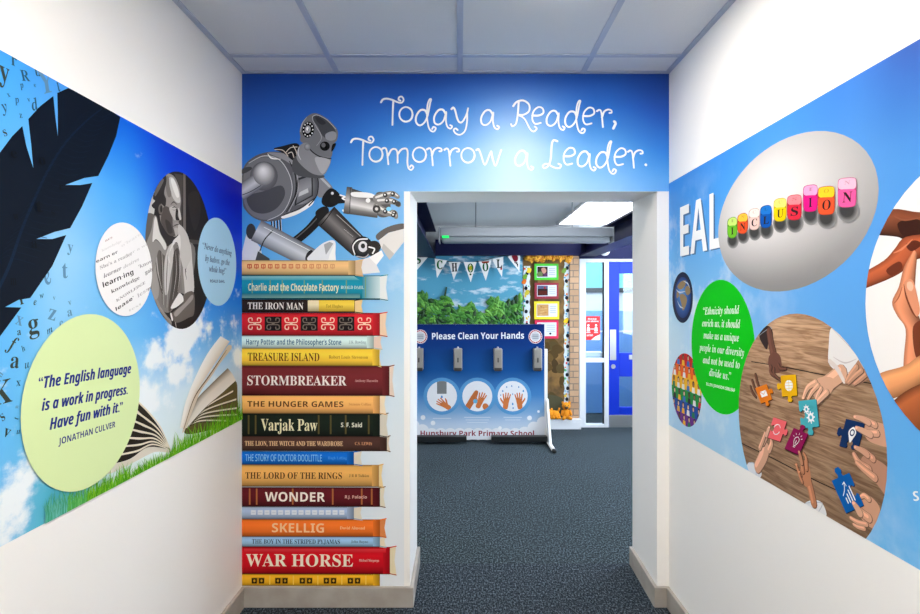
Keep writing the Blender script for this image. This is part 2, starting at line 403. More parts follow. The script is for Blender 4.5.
# recessed corridor downlights; all but the first are unseen, added to light the walls
def downlight(x, y, label):
    t = thing('downlight', (x, y, ZC), label, 'downlight', 'recessed corridor downlights')
    b = B()
    for q in ((-1, 0), (1, 0)): b.box(x + min(q[0] * HW, q[0] * (HW + .014)), x + max(q[0] * HW, q[0] * (HW + .014)), y - HW - .014, y + HW + .014, ZC - .008, ZC - .0005)
    for q in (-1, 1): b.box(x - HW, x + HW, y + min(q * HW, q * (HW + .014)), y + max(q * HW, q * (HW + .014)), ZC - .008, ZC - .0005)
    b.build('rim', M['white'], t)
    B().box(x - HW + .002, x + HW - .002, y - HW + .002, y + HW - .002, ZC + RC, ZC + RC + .01).build('lens', M['lamp' if y > 0 else 'rear_fill'], t)
for (x, y), l in zip(DL, ('square recessed downlight in the ceiling tile closest to the robot mural', 'square recessed fill downlight added overhead between the two side murals', 'square recessed fill downlight added just behind the viewpoint', 'square recessed fill downlight added furthest from the robot mural')):
    downlight(x, y, l)

# ------------------------------------------------------------------ LEFT MURAL
ZT, ZBL, ZBR = 2.066, .914, .886
Lp = Side(XL, -1)
ml = thing('wall_mural', (-XL, 1.65, ZBL), 'blue sky mural with feather and open book along the left wall', 'mural')
def bgsheet(pl, u0, u1, zt, zb, us, zs, tab, m, parent, nx, nz, puffs=()):
    a, samp = sheet(pl, us, zs, tab, '', None, m); q = []
    for i in range(nx):
        for j in range(nz):
            c = []
            for di, dj in ((0, 1), (1, 1), (1, 0), (0, 0)):
                u = u0 + (u1 - u0) * (i + di) / nx; t = (j + dj) / nz; v = samp(u, t)
                if puffs: zz = zt + (zb - zt) * t; v = v[:3] + (min(1, .42 * v[3] + sum(k * math.exp(-((u - pu) / pr) ** 2 - ((zz - pz) / (pr * .75)) ** 2) for pu, pz, pr, k in puffs)),)
                c.append((u, zt + (zb - zt) * t, v))
            q.append(c)
    a.emit(q); return a.build('sky_print', parent, m)
ul = [Lp.p(x, 0)[0] for x in (-60, 0, 60, 120, 180, 242)]
tl = [[(70, 165, 240), (62, 160, 238), (70, 155, 238), (0, 100, 228), (0, 50, 214), (8, 8, 180)],
      [(80, 170, 240), (90, 175, 242), (110, 185, 246), (70, 165, 246), (0, 80, 226), (0, 40, 206)],
      [(80, 170, 240), (90, 178, 242), (150, 206, 250), (110, 190, 248, .1), (24, 124, 236, .2), (0, 96, 220, .2)],
      [(90, 175, 240), (96, 182, 242), (130, 200, 246, .1), (110, 190, 246, .3), (80, 168, 242, 1), (70, 155, 232, .8)],
      [(110, 190, 240, .7), (100, 185, 240, .8), (100, 190, 226, .4), (226, 242, 250, .6), (214, 236, 250, .6), (206, 228, 244, .6)],
      [(140, 205, 244, .9), (130, 200, 242, .9), (70, 176, 196, .3), (230, 244, 240), (226, 240, 238), (210, 230, 230)]]
bgsheet(Lp, .55, D, ZT, ZBL, ul, [0, .2, .4, .6, .8, 1], tl, M['sky_l'], ml, 120, 60, [(*Lp.p(x, y), r, k) for x, y, r, k in ((181, 339, .085, 1), (190, 331, .05, .9), (155, 357, .06, .9), (175, 375, .055, .85), (148, 398, .09, .8), (238, 358, .07, .8), (210, 327, .03, .8), (8, 505, .09, .42), (30, 480, .07, .4))])
mclip = [(.55, ZBL), (D, ZBL), (D, ZT), (.55, ZT)]
# scattered letters
a = Art(Lp, mclip)
LET = [('y', 4, 82, 22, -25, 'serif', 1), ('r', 14, 66, 13, -25, 'serif', 0), ('R', 26, 81, 10, -5, 'serif', 0), ('u', 38, 76, 9, -10, 'serif', 0), ('Y', 51, 92, 20, 15, 'bi', 2), ('p', 22, 88, 6, 10, 'bi', 0), ('e', 35, 87, 4, 0, 'serif', 0), ('d', 36, 110, 11, 10, 'bi', 0),
       ('y', 5, 112, 11, 10, 'bi', 0), ('z', 21, 118, 6, 0, 'serif', 0), ('s', 6, 136, 9, 20, 'serif', 1), ('v', 29, 102, 5, 0, 'serif', 0), ('p', 17, 103, 7, 0, 'bi', 0), ('x', 9, 97, 5, 10, 'serif', 0), ('l', 60, 91, 8, 30, 'bi', 0),
       ('t', 65, 278, 16, 0, 'serif', 2), ('y', 70, 252, 11, -10, 'serif', 2), ('e', 50, 283, 18, 45, 'bi', 2), ('r', 23, 304, 13, 20, 'serif', 1), ('e', 35, 305, 7, 10, 'bi', 1), ('w', 42, 298, 6, 20, 'bi', 0), ('z', 51, 320, 16, -15, 'serif', 2), ('g', 34, 333, 20, 15, 'serif', 1),
       ('x', 18, 325, 13, -20, 'serif', 2), ('a', 19, 335, 7, 10, 'serif', 1), ('f', 10, 350, 14, -25, 'bi', 1), ('a', 14, 368, 16, 0, 'serif', 1), ('K', 2, 404, 24, 15, 'serif', 1), ('x', 18, 386, 8, 5, 'serif', 0), ('u', 27, 368, 8, 20, 'bi', 0), ('n', 2, 376, 8, 60, 'serif', 2),
       ('s', 4, 420, 11, 45, 'serif', 1), ('v', 5, 437, 12, -20, 'serif', 1), ('m', 50, 333, 7, 30, 'bi', 0), ('v', 54, 300, 5, 0, 'serif', 2), ('h', 24, 351, 6, 40, 'bi', 0), ('n', 18, 407, 5, 80, 'serif', 2), ('u', 18, 434, 6, 10, 'bi', 0), ('a', 70, 316, 9, 20, 'serif', 2), ('c', 62, 327, 9, 30, 'serif', 2), ('v', 70, 305, 6, 20, 'serif', 2), ('t', 18, 419, 6, 70, 'serif', 0)]
LC = [(40, 84, 110), (52, 62, 54), (92, 138, 176)]
for ch, x, y, cap, rot, st, ci in LET:
    wd = glyphs(ch, st)[2] / caph(st) * cap * .8
    r = R(rot); a.text(ch, st, (x - wd / 2 * math.cos(r), y + wd / 2 * math.sin(r)), (x + wd / 2 * math.cos(r), y - wd / 2 * math.sin(r)), cap, LC[ci])
a.build('scattered_letters', ml)
# feather
a = Art(Lp, mclip)
fe = [(-40, 190), (0, 152), (12, 136), (22, 126), (26, 146), (33, 168), (31, 146), (28, 119), (40, 106), (53, 96), (55, 116), (57.5, 136), (57.5, 112), (57, 93), (68, 88), (95, 100), (120, 117), (116, 136), (108, 156), (98, 176), (84, 178), (65, 185), (80, 185), (92, 183), (82, 206), (70, 228), (54, 232), (36, 239), (52, 239), (66, 235), (52, 266), (30, 298), (18, 300), (5, 307), (21, 307.5), (0, 336), (-40, 372)]
a.poly(fe, (4, 14, 30))
a.stroke([(101, 109), (85, 122), (65, 143), (48, 170), (36, 195), (22, 228), (8, 268), (-8, 300)], [1.2, 2.2, 3, 3.4, 4], (8, 30, 56))
random.seed(5); a.begin()
for k in range(26):
    t = k / 26; x = 95 - 85 * t; y = 115 + 150 * t ** 1.1
    a.stroke([(x, y), (x + 8, y + 2), (x + 16 + 4 * t, y - 2 + 8 * t)], .5, (9, 26, 46)); a.stroke([(x, y), (x - 8, y - 3), (x - 18, y + 4)], .5, (7, 22, 40))
a.end(2e-6)
for ch, x, y, cap in (('e', 10, 158, 10), ('o', 38, 165, 11), ('t', 35, 212, 12), ('s', 50, 215, 6), ('a', 30, 248, 10), ('m', 10, 285, 10), ('w', 12, 220, 9), ('r', 58, 190, 7)):
    a.text(ch, 'serif', (x, y), (x + cap * .6, y), cap, (2, 6, 14))
a.build('feather_print', ml)
# open book and grass
a = Art(Lp, mclip).crop(110, 330, 4.093)
rp = [(262, 484), (300, 345), (345, 230), (395, 120), (450, 28), (488, 44), (436, 130), (384, 225), (326, 340), (276, 484)]
def fan(x0, y0, ctrl, x1, y1, w0, w1, c): a.stroke([(x0, y0), ctrl, (x1, y1)], [w0, (w0 + w1) / 2, w1], c)
a.crop(180, 330, 6.143)
a.smooth([(30, 612), (120, 500), (220, 400), (338, 312), (352, 420), (352, 560), (200, 610), (60, 640)], (96, 88, 50))
for i, (x, y) in enumerate(((344, 560), (346, 520), (345, 480), (342, 426), (322, 376))):
    fan(26, 612, (150 - 6 * (4 - i), 486 + 20 * (4 - i)), x, y + 7, 3, 9, (66, 56, 34)); fan(24, 608, (148 - 6 * (4 - i), 478 + 20 * (4 - i)), x, y, 4, 11, (240, 232, 212))
a.loft([crom(l, 5, False) for l in ([(20, 600), (90, 440), (180, 340), (290, 234)], [(30, 602), (120, 452), (220, 352), (318, 268)], [(40, 604), (150, 478), (240, 400), (340, 310)])], [(120, 108, 92), (226, 218, 206), (240, 235, 226)])
a.stroke([(36, 604), (150, 480), (240, 402), (340, 311)], [3, 4, 4, 2], (84, 72, 52))
a.smooth([(14, 606), (80, 412), (166, 284), (236, 182), (292, 94), (313, 113), (244, 202), (186, 290), (116, 392), (30, 606)], (214, 198, 176), 4); a.stroke([(20, 604), (84, 416), (170, 290), (240, 186), (284, 122)], [7, 9, 9, 7, 2], (98, 78, 58))
a.loft([crom(l, 5, False) for l in ([(-6, 604), (30, 440), (96, 276), (168, 140), (245, 38)], [(6, 604), (56, 430), (130, 274), (200, 152), (274, 54)], [(18, 604), (84, 406), (166, 274), (234, 170), (301, 70)])], [(248, 246, 240), (240, 235, 226), (220, 208, 192)])
a.crop(110, 330, 4.093)
a.smooth([(248, 496), (200, 400), (150, 330), (104, 285), (50, 300), (0, 420), (-20, 580), (60, 560), (180, 500)], (226, 218, 202))
for i in range(7):
    y = 292 + i * 38; x = 108 - i * 17
    a.smooth([(246, 490), (205 - i * 6, 405 + i * 10), (160 - i * 10, 345 + i * 26), (x, y), (x - 4, y + 26), (150 - i * 12, 366 + i * 27), (200 - i * 7, 424 + i * 9)], (34, 28, 20))
    a.stroke([(247, 492), (208 - i * 6, 402 + i * 11), (160 - i * 9, 340 + i * 26), (x, y - 4)], [3, 6, 8, 7], (232, 222, 200))
a.stroke([(250, 500), (255, 486), (262, 430)], [5, 4, 1], (190, 180, 160))
a.build('open_book_print', ml)
a = Art(Lp, mclip); random.seed(11)
def gline(x): return 304 + .528 * (460 - x)       # bottom edge of the mural in the photograph
for lay in range(4):
    a.begin()
    for k in range(230):
        x = random.uniform(44, 243); yb = gline(x) + 3; t = max(0, (100 - x) / 60)
        far = 1 if x > 138 and x < 150 else 0
        hgt = random.uniform(6, 26 - lay * 3) * (1.2 if x > 190 else 1) * (.65 if 130 < x < 170 else 1) + (12 * t if t > 0 else 0)
        lean = random.gauss(2, 4); g = random.uniform(0, 1)
        c = (int(60 + 90 * g), int(150 + 60 * g), int(15 + 40 * g)) if x > 85 else (int(60 + 60 * g), int(160 + 40 * g), int(120 + 70 * g) if x < 65 else int(70 + 40 * g))
        a.blade([(x, yb), (x + lean * .3, yb - hgt * .6), (x + lean, yb - hgt)], 2.2, c)
    a.end(8e-7)
a.build('grass_print', ml)
# discs
def disc(pl, box, c, name, parent, m=None, clip=None, ell=False):
    u, z, r, rz = circle_of(pl, *box, ell=ell); rg = ring(u, z, r, rz); a = Art(pl, clip); a.uz(rg, c)
    return a, rg
a, rg = disc(Lp, (20, 138, 313, 488), (221, 240, 178), '', ml); dq = a.build('quote_disc', ml); dq['label'] = 'pale green round quote panel'
a = Art(Lp); nv = (22, 44, 128)
a.text('“The English language', 'sbi', (37, 389), (129.5, 373), 10.5, nv); a.text('is a work in progress.', 'sbi', (40, 411), (126, 394), 10.5, nv); a.text('Have fun with it.”', 'sbi', (48, 430), (121, 411), 10.5, nv)
[a.text(t_, 'sbi', (p_[0] + .45, p_[1]), (q_[0] + .45, q_[1]), 10.5, nv) for t_, p_, q_ in (('“The English language', (37, 389), (129.5, 373)), ('is a work in progress.', (40, 411), (126, 394)), ('Have fun with it.”', (48, 430), (121, 411)))]
a.text('JONATHAN CULVER', 'sansb', (57, 445), (114, 427), 6.2, nv); a.build('lettering', dq)
# portrait disc: a seated man in an open-necked shirt, black and white
u, z, r, rz = circle_of(Lp, 145, 212, 173, 329, ell=True); pc = ring(u, z, r, rz)
a = Art(Lp, pc).crop(143, 168, 7.31); a.uz(pc, (34, 30, 29)); S_ = a.smooth
S_([(0, 330), (30, 220), (80, 130), (76, 350), (0, 362)], (206, 202, 198)); S_([(0, 352), (84, 346), (60, 470), (20, 560), (0, 560)], (98, 92, 88))
a.poly([(225, 40), (290, 50), (286, 440), (258, 420), (262, 120)], (72, 66, 62)); a.poly([(293, 40), (310, 40), (312, 470), (292, 440)], (116, 108, 103)); S_([(330, 200), (400, 180), (420, 330), (380, 460), (345, 360)], (46, 41, 39)); a.poly([(330, 520), (420, 530), (420, 560), (330, 552)], (76, 70, 66))
a.crop(143, 246, 7.14)
S_([(56, -20), (350, -20), (358, 200), (300, 330), (262, 338), (248, 400), (190, 472), (140, 462), (98, 400), (48, 350), (50, 120)], (128, 122, 118)); S_([(168, 40), (204, -20), (218, 60), (196, 200), (176, 330), (154, 336), (150, 150)], (200, 195, 191)); S_([(100, -20), (160, -20), (150, 120), (146, 330), (120, 300), (96, 120)], (98, 92, 88)); S_([(66, 20), (90, 20), (112, 300), (96, 380), (60, 330)], (158, 152, 148)); S_([(216, 60), (250, 20), (262, 160), (250, 330), (196, 460), (180, 440), (206, 240)], (82, 75, 71))
S_([(196, 440), (240, 360), (262, 336), (290, 372), (284, 398), (230, 440)], (232, 229, 226))
S_([(268, 30), (332, -20), (350, 120), (361, 326), (292, 348), (272, 250), (262, 130)], (208, 203, 199)); S_([(268, 40), (290, 30), (284, 160), (296, 330), (280, 320), (266, 180)], (140, 134, 129))
for q in ([(84, 20), (96, 180), (128, 330)], [(120, 0), (130, 200), (134, 420)], [(176, 60), (168, 200), (160, 440)], [(222, 40), (226, 200), (200, 380)], [(300, 90), (290, 140), (310, 190)], [(244, 60), (250, 200), (236, 330)], [(320, 120), (300, 180), (310, 240)]): a.stroke(q, [3, 9, 3], (58, 52, 49)); a.stroke([(x + 9, y) for x, y in q], [2, 5, 2], (214, 210, 206))
S_([(288, 346), (358, 330), (362, 480), (322, 512), (244, 548), (206, 524), (194, 490), (230, 456), (284, 400)], (104, 96, 91)); S_([(222, 472), (290, 412), (346, 348), (352, 380), (292, 446), (234, 504)], (158, 150, 145)); S_([(74, 396), (100, 384), (140, 470), (196, 530), (194, 566), (140, 512), (96, 444)], (146, 138, 133)); a.stroke([(92, 420), (130, 486), (182, 540)], [3, 7, 3], (92, 84, 80))
for k in range(4): a.stroke([(120 + k * 10, 440 + k * 14), (136 + k * 12, 462 + k * 16), (150 + k * 12, 486 + k * 18)], [7, 8, 5], (168 - k * 10, 160 - k * 10, 155 - k * 10))
a.stroke([(196, 486), (206, 526)], 20, (236, 233, 230)); a.stroke([(212, 534), (216, 580)], 12, (30, 27, 26)); a.stroke([(228, 548), (234, 580)], [10, 6], (176, 168, 163))
a.crop(143, 168, 7.31)
S_([(95, 345), (130, 395), (190, 485), (222, 500), (208, 550), (160, 570), (110, 480)], (46, 41, 39))
S_([(160, 50), (200, 45), (236, 76), (262, 140), (272, 200), (276, 250), (270, 292), (274, 350), (277, 374), (258, 390), (263, 408), (256, 440), (256, 478), (235, 502), (200, 490), (158, 450), (130, 400), (118, 340), (110, 290), (130, 240), (140, 150)], (152, 145, 140), 4)
S_([(178, 84), (214, 68), (248, 130), (267, 200), (268, 252), (236, 246), (206, 196), (190, 136)], (204, 199, 195)); S_([(200, 84), (222, 82), (248, 140), (262, 205), (244, 214), (220, 160)], (236, 233, 229)); S_([(165, 70), (185, 66), (192, 130), (206, 200), (180, 210), (164, 140)], (122, 115, 110))
S_([(145, 290), (186, 288), (212, 350), (216, 430), (236, 492), (190, 492), (150, 440), (128, 380)], (86, 78, 74)); S_([(190, 292), (234, 282), (246, 336), (232, 384), (206, 346)], (194, 188, 183)); S_([(160, 380), (196, 400), (214, 470), (180, 470)], (62, 55, 52))
S_([(80, 140), (110, 92), (160, 50), (168, 100), (152, 180), (166, 230), (158, 282), (126, 262), (134, 330), (120, 346), (96, 312), (60, 276), (86, 240), (70, 222)], (44, 39, 37)); S_([(86, 134), (130, 82), (150, 88), (122, 150), (84, 208)], (108, 101, 97))
a.ell(126, 302, 17, 38, (112, 104, 99)); a.ell(130, 300, 9, 26, (48, 42, 40)); a.stroke([(200, 268), (222, 248), (246, 268)], [3, 9, 4], (62, 55, 52)); a.stroke([(210, 292), (226, 284), (242, 292)], [3, 8, 3], (34, 30, 28)); a.stroke([(206, 304), (226, 308), (240, 304)], [1, 4, 1], (110, 102, 98))
S_([(240, 298), (254, 312), (252, 350), (266, 380), (240, 380), (234, 350)], (38, 33, 31)); S_([(255, 290), (268, 320), (277, 372), (264, 378), (256, 340)], (206, 201, 196)); a.stroke([(216, 428), (240, 416), (262, 410)], [3, 7, 3], (48, 42, 40)); a.stroke([(222, 404), (246, 402), (260, 406)], [2, 5, 2], (176, 169, 164)); S_([(226, 440), (252, 442), (254, 478), (236, 496)], (182, 175, 170))
S_([(258, 412), (300, 450), (332, 520), (350, 640), (330, 700), (296, 740), (268, 640), (258, 520), (252, 470)], (198, 193, 189)); S_([(74, 362), (96, 358), (122, 470), (168, 560), (156, 640), (112, 600), (84, 720), (60, 780), (40, 690), (18, 570), (58, 450)], (146, 140, 136)); S_([(80, 372), (94, 364), (118, 470), (166, 562), (156, 600), (126, 552), (92, 520), (66, 540), (72, 440)], (218, 214, 210)); S_([(240, 508), (266, 488), (272, 560), (264, 604), (240, 546), (204, 590), (178, 660), (196, 700), (184, 640), (214, 540)], (222, 218, 214)); a.stroke([(70, 545), (92, 524), (124, 556)], [2, 6, 2], (60, 54, 51)); a.stroke([(228, 548), (246, 548), (262, 604)], [2, 6, 3], (50, 45, 42))
po = a.build('portrait_disc', ml, M['photo']); po['label'] = 'round black and white photograph of a seated person in an open shirt'
u, z, r, rz = circle_of(Lp, 94, 151, 223, 316); wc = ring(u, z, r, rz); a = Art(Lp, wc); a.uz(wc, (247, 245, 245)); wd_ = a.build('word_disc', ml); wd_['label'] = 'white round panel of dictionary words'
a = Art(Lp, wc).crop(90, 215, 5.58)
for t, st, p, q, cap, c in (('ars', 'serif', (78, 150), (118, 128), 12, (190, 150, 150)), ('knowledge', 'serif', (60, 205), (170, 150), 14, (222, 220, 220)), ("o'learn", 'serif', (170, 180), (280, 110), 16, (228, 226, 226)), ('earn er', 'sansb', (28, 268), (148, 212), 16, (84, 80, 82)), ("She's a reader", 'serif', (50, 304), (230, 222), 19, (170, 166, 168)), ('over a win', 'serif', (180, 240), (330, 160), 14, (214, 212, 212)),
        ('learner', 'bi', (70, 352), (170, 304), 22, (120, 116, 118)), ('desires', 'bi', (180, 300), (268, 252), 18, (196, 192, 194)), ('learn·ing', 'sansb', (66, 405), (236, 328), 27, (28, 26, 28)), ('knowledge', 'serif', (112, 438), (270, 356), 20, (104, 100, 102)), ("'know", 'serif', (266, 300), (345, 262), 20, (168, 164, 166)), ('gain', 'serif', (302, 332), (350, 308), 22, (110, 106, 108)), ('KNOWLEDGE', 'serif', (140, 486), (302, 382), 15, (150, 146, 148)), ('lease’', 'sansb', (138, 536), (238, 468), 20, (62, 58, 60)), ('less', 'serif', (260, 462), (320, 420), 22, (196, 192, 194)), ('text', 'serif', (210, 540), (280, 500), 14, (214, 212, 212)), ('pend', 'serif', (318, 420), (352, 396), 16, (120, 116, 118))):
    a.text(t, st, p, q, cap, c)
a.build('lettering', wd_)
u, z, r, rz = circle_of(Lp, 197.5, 236, 218, 306); a = Art(Lp); a.uz(ring(u, z, r, rz), (170, 213, 242)); bq = a.build('quote_disc', ml); bq['label'] = 'light blue round quote panel'
a = Art(Lp); nv = (48, 42, 108)
a.text('“Never do anything', 'bi', (202.5, 248.5), (231.5, 256), 6, nv); a.text('by halves, go the', 'bi', (205, 261), (229.5, 265.5), 6, nv); a.text('whole hog!”', 'bi', (209, 271.5), (226, 274), 6, nv); a.text('ROALD DAHL', 'sansb', (210, 282.4), (224.5, 282.8), 2.8, nv)
a.build('lettering', bq)

# ------------------------------------------------------------------ BACK MURAL
Bp = Front(D)
mb = thing('wall_mural', (-.6, D, SH), 'blue mural with grey robot and stacked book spines around the doorway', 'mural')
us = [Bp.p(x, 0)[0] for x in (242, 330, 404, 520, 600, 669)]
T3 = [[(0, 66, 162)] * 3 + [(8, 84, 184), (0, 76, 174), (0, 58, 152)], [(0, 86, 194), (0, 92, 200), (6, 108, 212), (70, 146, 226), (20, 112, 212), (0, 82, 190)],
      [(0, 106, 212), (6, 116, 220), (58, 150, 234), (160, 202, 246), (90, 164, 236), (24, 124, 222)], [(30, 138, 230), (64, 158, 238), (122, 186, 246), (186, 220, 250), (146, 198, 248), (104, 176, 244)]]  # printed sky gradient; its pale centre also paints in the downlight's glow
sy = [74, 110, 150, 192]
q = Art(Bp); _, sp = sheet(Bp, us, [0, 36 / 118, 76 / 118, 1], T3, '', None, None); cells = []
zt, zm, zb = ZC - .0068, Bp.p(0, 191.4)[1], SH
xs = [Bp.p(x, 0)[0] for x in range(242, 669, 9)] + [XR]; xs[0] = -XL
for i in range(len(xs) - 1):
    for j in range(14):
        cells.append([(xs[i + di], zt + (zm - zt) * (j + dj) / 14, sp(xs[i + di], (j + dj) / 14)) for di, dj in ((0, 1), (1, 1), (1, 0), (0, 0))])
T4 = [[(40, 140, 222), (64, 158, 234), (116, 184, 244)], [(90, 172, 238), (100, 180, 240), (126, 192, 242, .3)], [(100, 180, 240), (110, 186, 240), (160, 208, 242, 1)], [(150, 200, 240), (170, 212, 244), (212, 232, 246, .8)], [(200, 225, 245), (210, 230, 245), (232, 241, 248)], [(220, 235, 245)] * 2 + [(238, 243, 248)]]
_, sp2 = sheet(Bp, us[:3], [0, .14, .28, .45, .65, 1], T4, '', None, None)
xs = [-XL + (us[2] + XL) * i / 18 for i in range(19)]
for i in range(18):
    for j in range(24):
        cells.append([(xs[i + di], zm + (zb - zm) * (j + dj) / 24, sp2(xs[i + di], (j + dj) / 24)) for di, dj in ((0, 1), (1, 1), (1, 0), (0, 0))])
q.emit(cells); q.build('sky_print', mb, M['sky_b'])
# hand-drawn title
G = {'T': [[(0, 20), (13, 2), (38, -3), (73, 5), (108, 20), (133, 23), (146, 5), (136, -15), (118, -13), (114, 3), (126, 10)], [(80, 8), (76, 85), (74, 167)]],
     'd': [[(74, 95), (59, 70), (29, 70), (4, 105), (2, 145), (24, 167), (54, 150), (76, 105), (92, 25), (99, 0), (89, 0), (76, 35), (72, 105), (82, 175), (99, 203), (119, 205), (129, 185), (114, 177), (106, 190)]],
     'a': [[(77, 95), (57, 65), (27, 70), (2, 110), (5, 150), (32, 160), (62, 135), (79, 80), (77, 135), (87, 175), (107, 187), (117, 173), (105, 165)]],
     'y': [[(0, 60), (12, 50), (24, 70), (37, 120), (52, 145), (72, 140), (97, 95), (107, 55), (102, 80), (100, 145), (87, 200), (57, 225), (27, 217), (14, 195), (27, 185), (40, 195)]],
     'o': [[(45 + 43 * math.cos(t), 97 + 47 * math.sin(t)) for t in [2 * math.pi * i / 12 for i in range(13)]]],
     'm': [[(0, 60), (16, 55), (28, 75), (38, 160)], [(36, 105), (58, 67), (83, 63), (96, 85), (98, 150)], [(98, 95), (123, 65), (153, 60), (163, 85), (161, 145), (168, 185), (186, 197), (200, 180), (188, 167), (178, 177)]],
     'r': [[(0, 62), (15, 54), (28, 72), (38, 165)], [(32, 102), (45, 67), (70, 52), (92, 58), (94, 72), (80, 74)]],
     'w': [[(0, 62), (14, 57), (29, 92), (54, 157), (84, 92), (94, 72)], [(94, 72), (108, 132), (124, 162), (149, 92), (159, 62)]],
     'R': [[(50, 2), (44, 84), (32, 148), (8, 166), (0, 152)], [(14, 36), (38, 8), (80, 0), (116, 26), (116, 68), (80, 92), (44, 92), (86, 116), (122, 182), (146, 200), (166, 182), (154, 168)]],
     'e': [[(0, 95), (42, 95), (71, 78), (65, 48), (36, 42), (6, 72), (0, 119), (18, 149), (54, 143)]],
     'L': [[(92, 0), (68, -6), (56, 24), (50, 108), (36, 156), (8, 174), (0, 156), (26, 146), (68, 168), (104, 174), (116, 156), (100, 146)]],
     ',': [[(8, 128), (16, 142), (2, 172)]], '.': [[(4, 144), (6, 146)]]}
a = Art(Bp)
def word(seq, dy):
    for ch, x in seq:
        base = dy + (x - 460) * .011
        for st in G[ch]:
            a.stroke([(x + px / 6.46, base + (py - 145) / 6.46) for px, py in st], [2.1, 1.8, 1.6, 1.8] if ch not in ',.' else 2.6, (250, 252, 255), n=5)
word([('T', 381), ('o', 399), ('d', 415.8), ('a', 434), ('y', 451.5), ('a', 481), ('R', 511), ('e', 532.3), ('a', 546.5), ('d', 565), ('e', 583), ('r', 597), (',', 613)], 122.5)
word([('T', 351), ('o', 369), ('m', 382.5), ('o', 412.5), ('r', 427), ('r', 444.5), ('o', 461), ('w', 476.5), ('a', 515), ('L', 543), ('e', 563.7), ('a', 577.5), ('d', 596), ('e', 614.5), ('r', 628), ('.', 645)], 162.8)
a.build('title_lettering', mb)
# robot print
rb = bpy.data.objects.new('robot_print', None); COL.objects.link(rb); rb.parent = mb; rb['label'] = 'grey humanoid robot leaning over the book stack'
bclip = [(-XL, SH), (us[2], SH), (us[2], 2.59), (-XL, 2.59)]
def A():
    a = Art(Bp, bclip); a.gain = 1.16; return a
g3 = [(52, 54, 58), (96, 98, 104), (150, 152, 158), (112, 114, 120), (66, 68, 72)]
gl = [(88, 90, 98), (150, 154, 162), (186, 190, 196), (150, 154, 162), (90, 92, 100)]
gd = [(34, 33, 34), (66, 64, 66), (112, 108, 108), (72, 70, 71), (34, 33, 34)]
a = A().crop(236, 150, 5.34)
for x in (190, 205, 222, 236): a.stroke([(x, 360), (x + 4, 435)], 9, (24, 24, 26)); a.stroke([(x + 4, 365), (x + 8, 430)], 3, (190, 192, 196))
a.stroke([(300, 500), (390, 425), (470, 335)], [46, 46, 54], (28, 27, 28)); a.stroke([(312, 478), (390, 410), (455, 340)], [6, 6, 6], (84, 80, 80))
a.poly([(20, 600), (60, 430), (130, 520), (150, 600)], (196, 200, 206)); a.poly([(100, 600), (118, 540), (180, 580), (180, 600)], (64, 66, 70)); a.ell(80, 435, 26, 42, (54, 56, 60))
a.cyl((108, 428), (400, 580), 122, 110, gl, 18); a.stroke([(128, 540), (152, 480), (196, 432)], 6, (40, 42, 46)); a.stroke([(150, 412), (400, 540)], 3, (214, 218, 222))
a.ell(392, 566, 18, 34, (36, 36, 38), 25); a.smooth([(385, 590), (410, 545), (470, 495), (528, 486), (530, 560), (520, 600)], (206, 208, 212)); a.poly([(470, 505), (500, 490), (520, 500), (480, 560)], (150, 152, 156)); a.poly([(500, 560), (528, 500), (534, 600), (490, 600)], (236, 238, 240))
a.build('leg', rb)
a = A().crop(236, 150, 5.34)
a.smooth([(440, 128), (505, 185), (512, 215), (455, 255), (425, 220)], (118, 120, 126)); a.stroke([(455, 150), (500, 195)], 12, (166, 168, 174))
tor = [(36, 110), (90, 40), (180, 10), (280, 22), (350, 70), (425, 118), (442, 180), (432, 245), (385, 305), (300, 350), (190, 382), (105, 368), (50, 320), (36, 270)]
a.smooth(tor, (84, 86, 92)); a.loft([[(300, 120), (310, 200), (300, 300)], [(360, 110), (372, 190), (350, 290)], [(425, 130), (438, 190), (420, 270)]], [(96, 98, 104), (128, 130, 136), (72, 74, 80)])
a.smooth([(170, 14), (280, 24), (345, 70), (300, 76), (250, 50)], (132, 134, 140)); a.smooth([(248, 352), (340, 318), (412, 268), (404, 296), (330, 342), (256, 366)], (222, 222, 226)); a.stroke([(250, 350), (340, 312), (420, 258)], 5, (40, 41, 44))
a.poly([(328, 152), (410, 124), (412, 246), (312, 300)], (44, 46, 50)); a.loft([[(338, 160), (402, 138)], [(332, 220), (404, 190)], [(322, 288), (404, 242)]], [(104, 106, 112), (132, 134, 140), (92, 94, 100)]); a.poly([(340, 226), (384, 204), (388, 226), (334, 250)], (178, 180, 184))
a.stroke([(286, 60), (318, 140), (316, 240), (270, 330)], [4, 7, 7, 4], (36, 37, 40)); a.stroke([(430, 118), (440, 180), (430, 246), (390, 296)], 6, (34, 35, 38)); a.stroke([(298, 70), (330, 150), (326, 236), (282, 330)], 3, (160, 162, 168))
a.smooth([(60, 80), (140, 40), (230, 60), (288, 150), (292, 240), (250, 330), (170, 372), (90, 350), (44, 280), (40, 160)], (104, 106, 112)); a.stroke([(70, 70), (150, 32), (236, 56), (292, 150), (296, 240), (250, 334), (170, 376)], [3, 5, 5, 5, 4, 4, 3], (176, 178, 184))
a.smooth([(60, 250), (150, 220), (240, 190), (262, 240), (220, 310), (150, 340), (84, 320)], (68, 70, 76)); a.stroke([(170, 20), (190, 44), (240, 50)], [2, 9, 2], (226, 228, 232)); a.smooth([(36, 100), (76, 90), (84, 104), (36, 128)], (60, 62, 66))
a.build('torso', rb)
a = A().crop(236, 150, 5.34)
a.orb(150, 140, 74, 78, (130, 132, 138), (78, 80, 86)); a.cyl((128, 158), (20, 232), 82, 86, gl[::-1]); a.orb(150, 128, 58, 62, (214, 216, 220), (104, 106, 112), -.1, -.35); a.stroke([(36, 240), (80, 222), (134, 190)], 4, (52, 54, 58))
a.build('arm', rb)
a = A().crop(310, 170, 5.58)
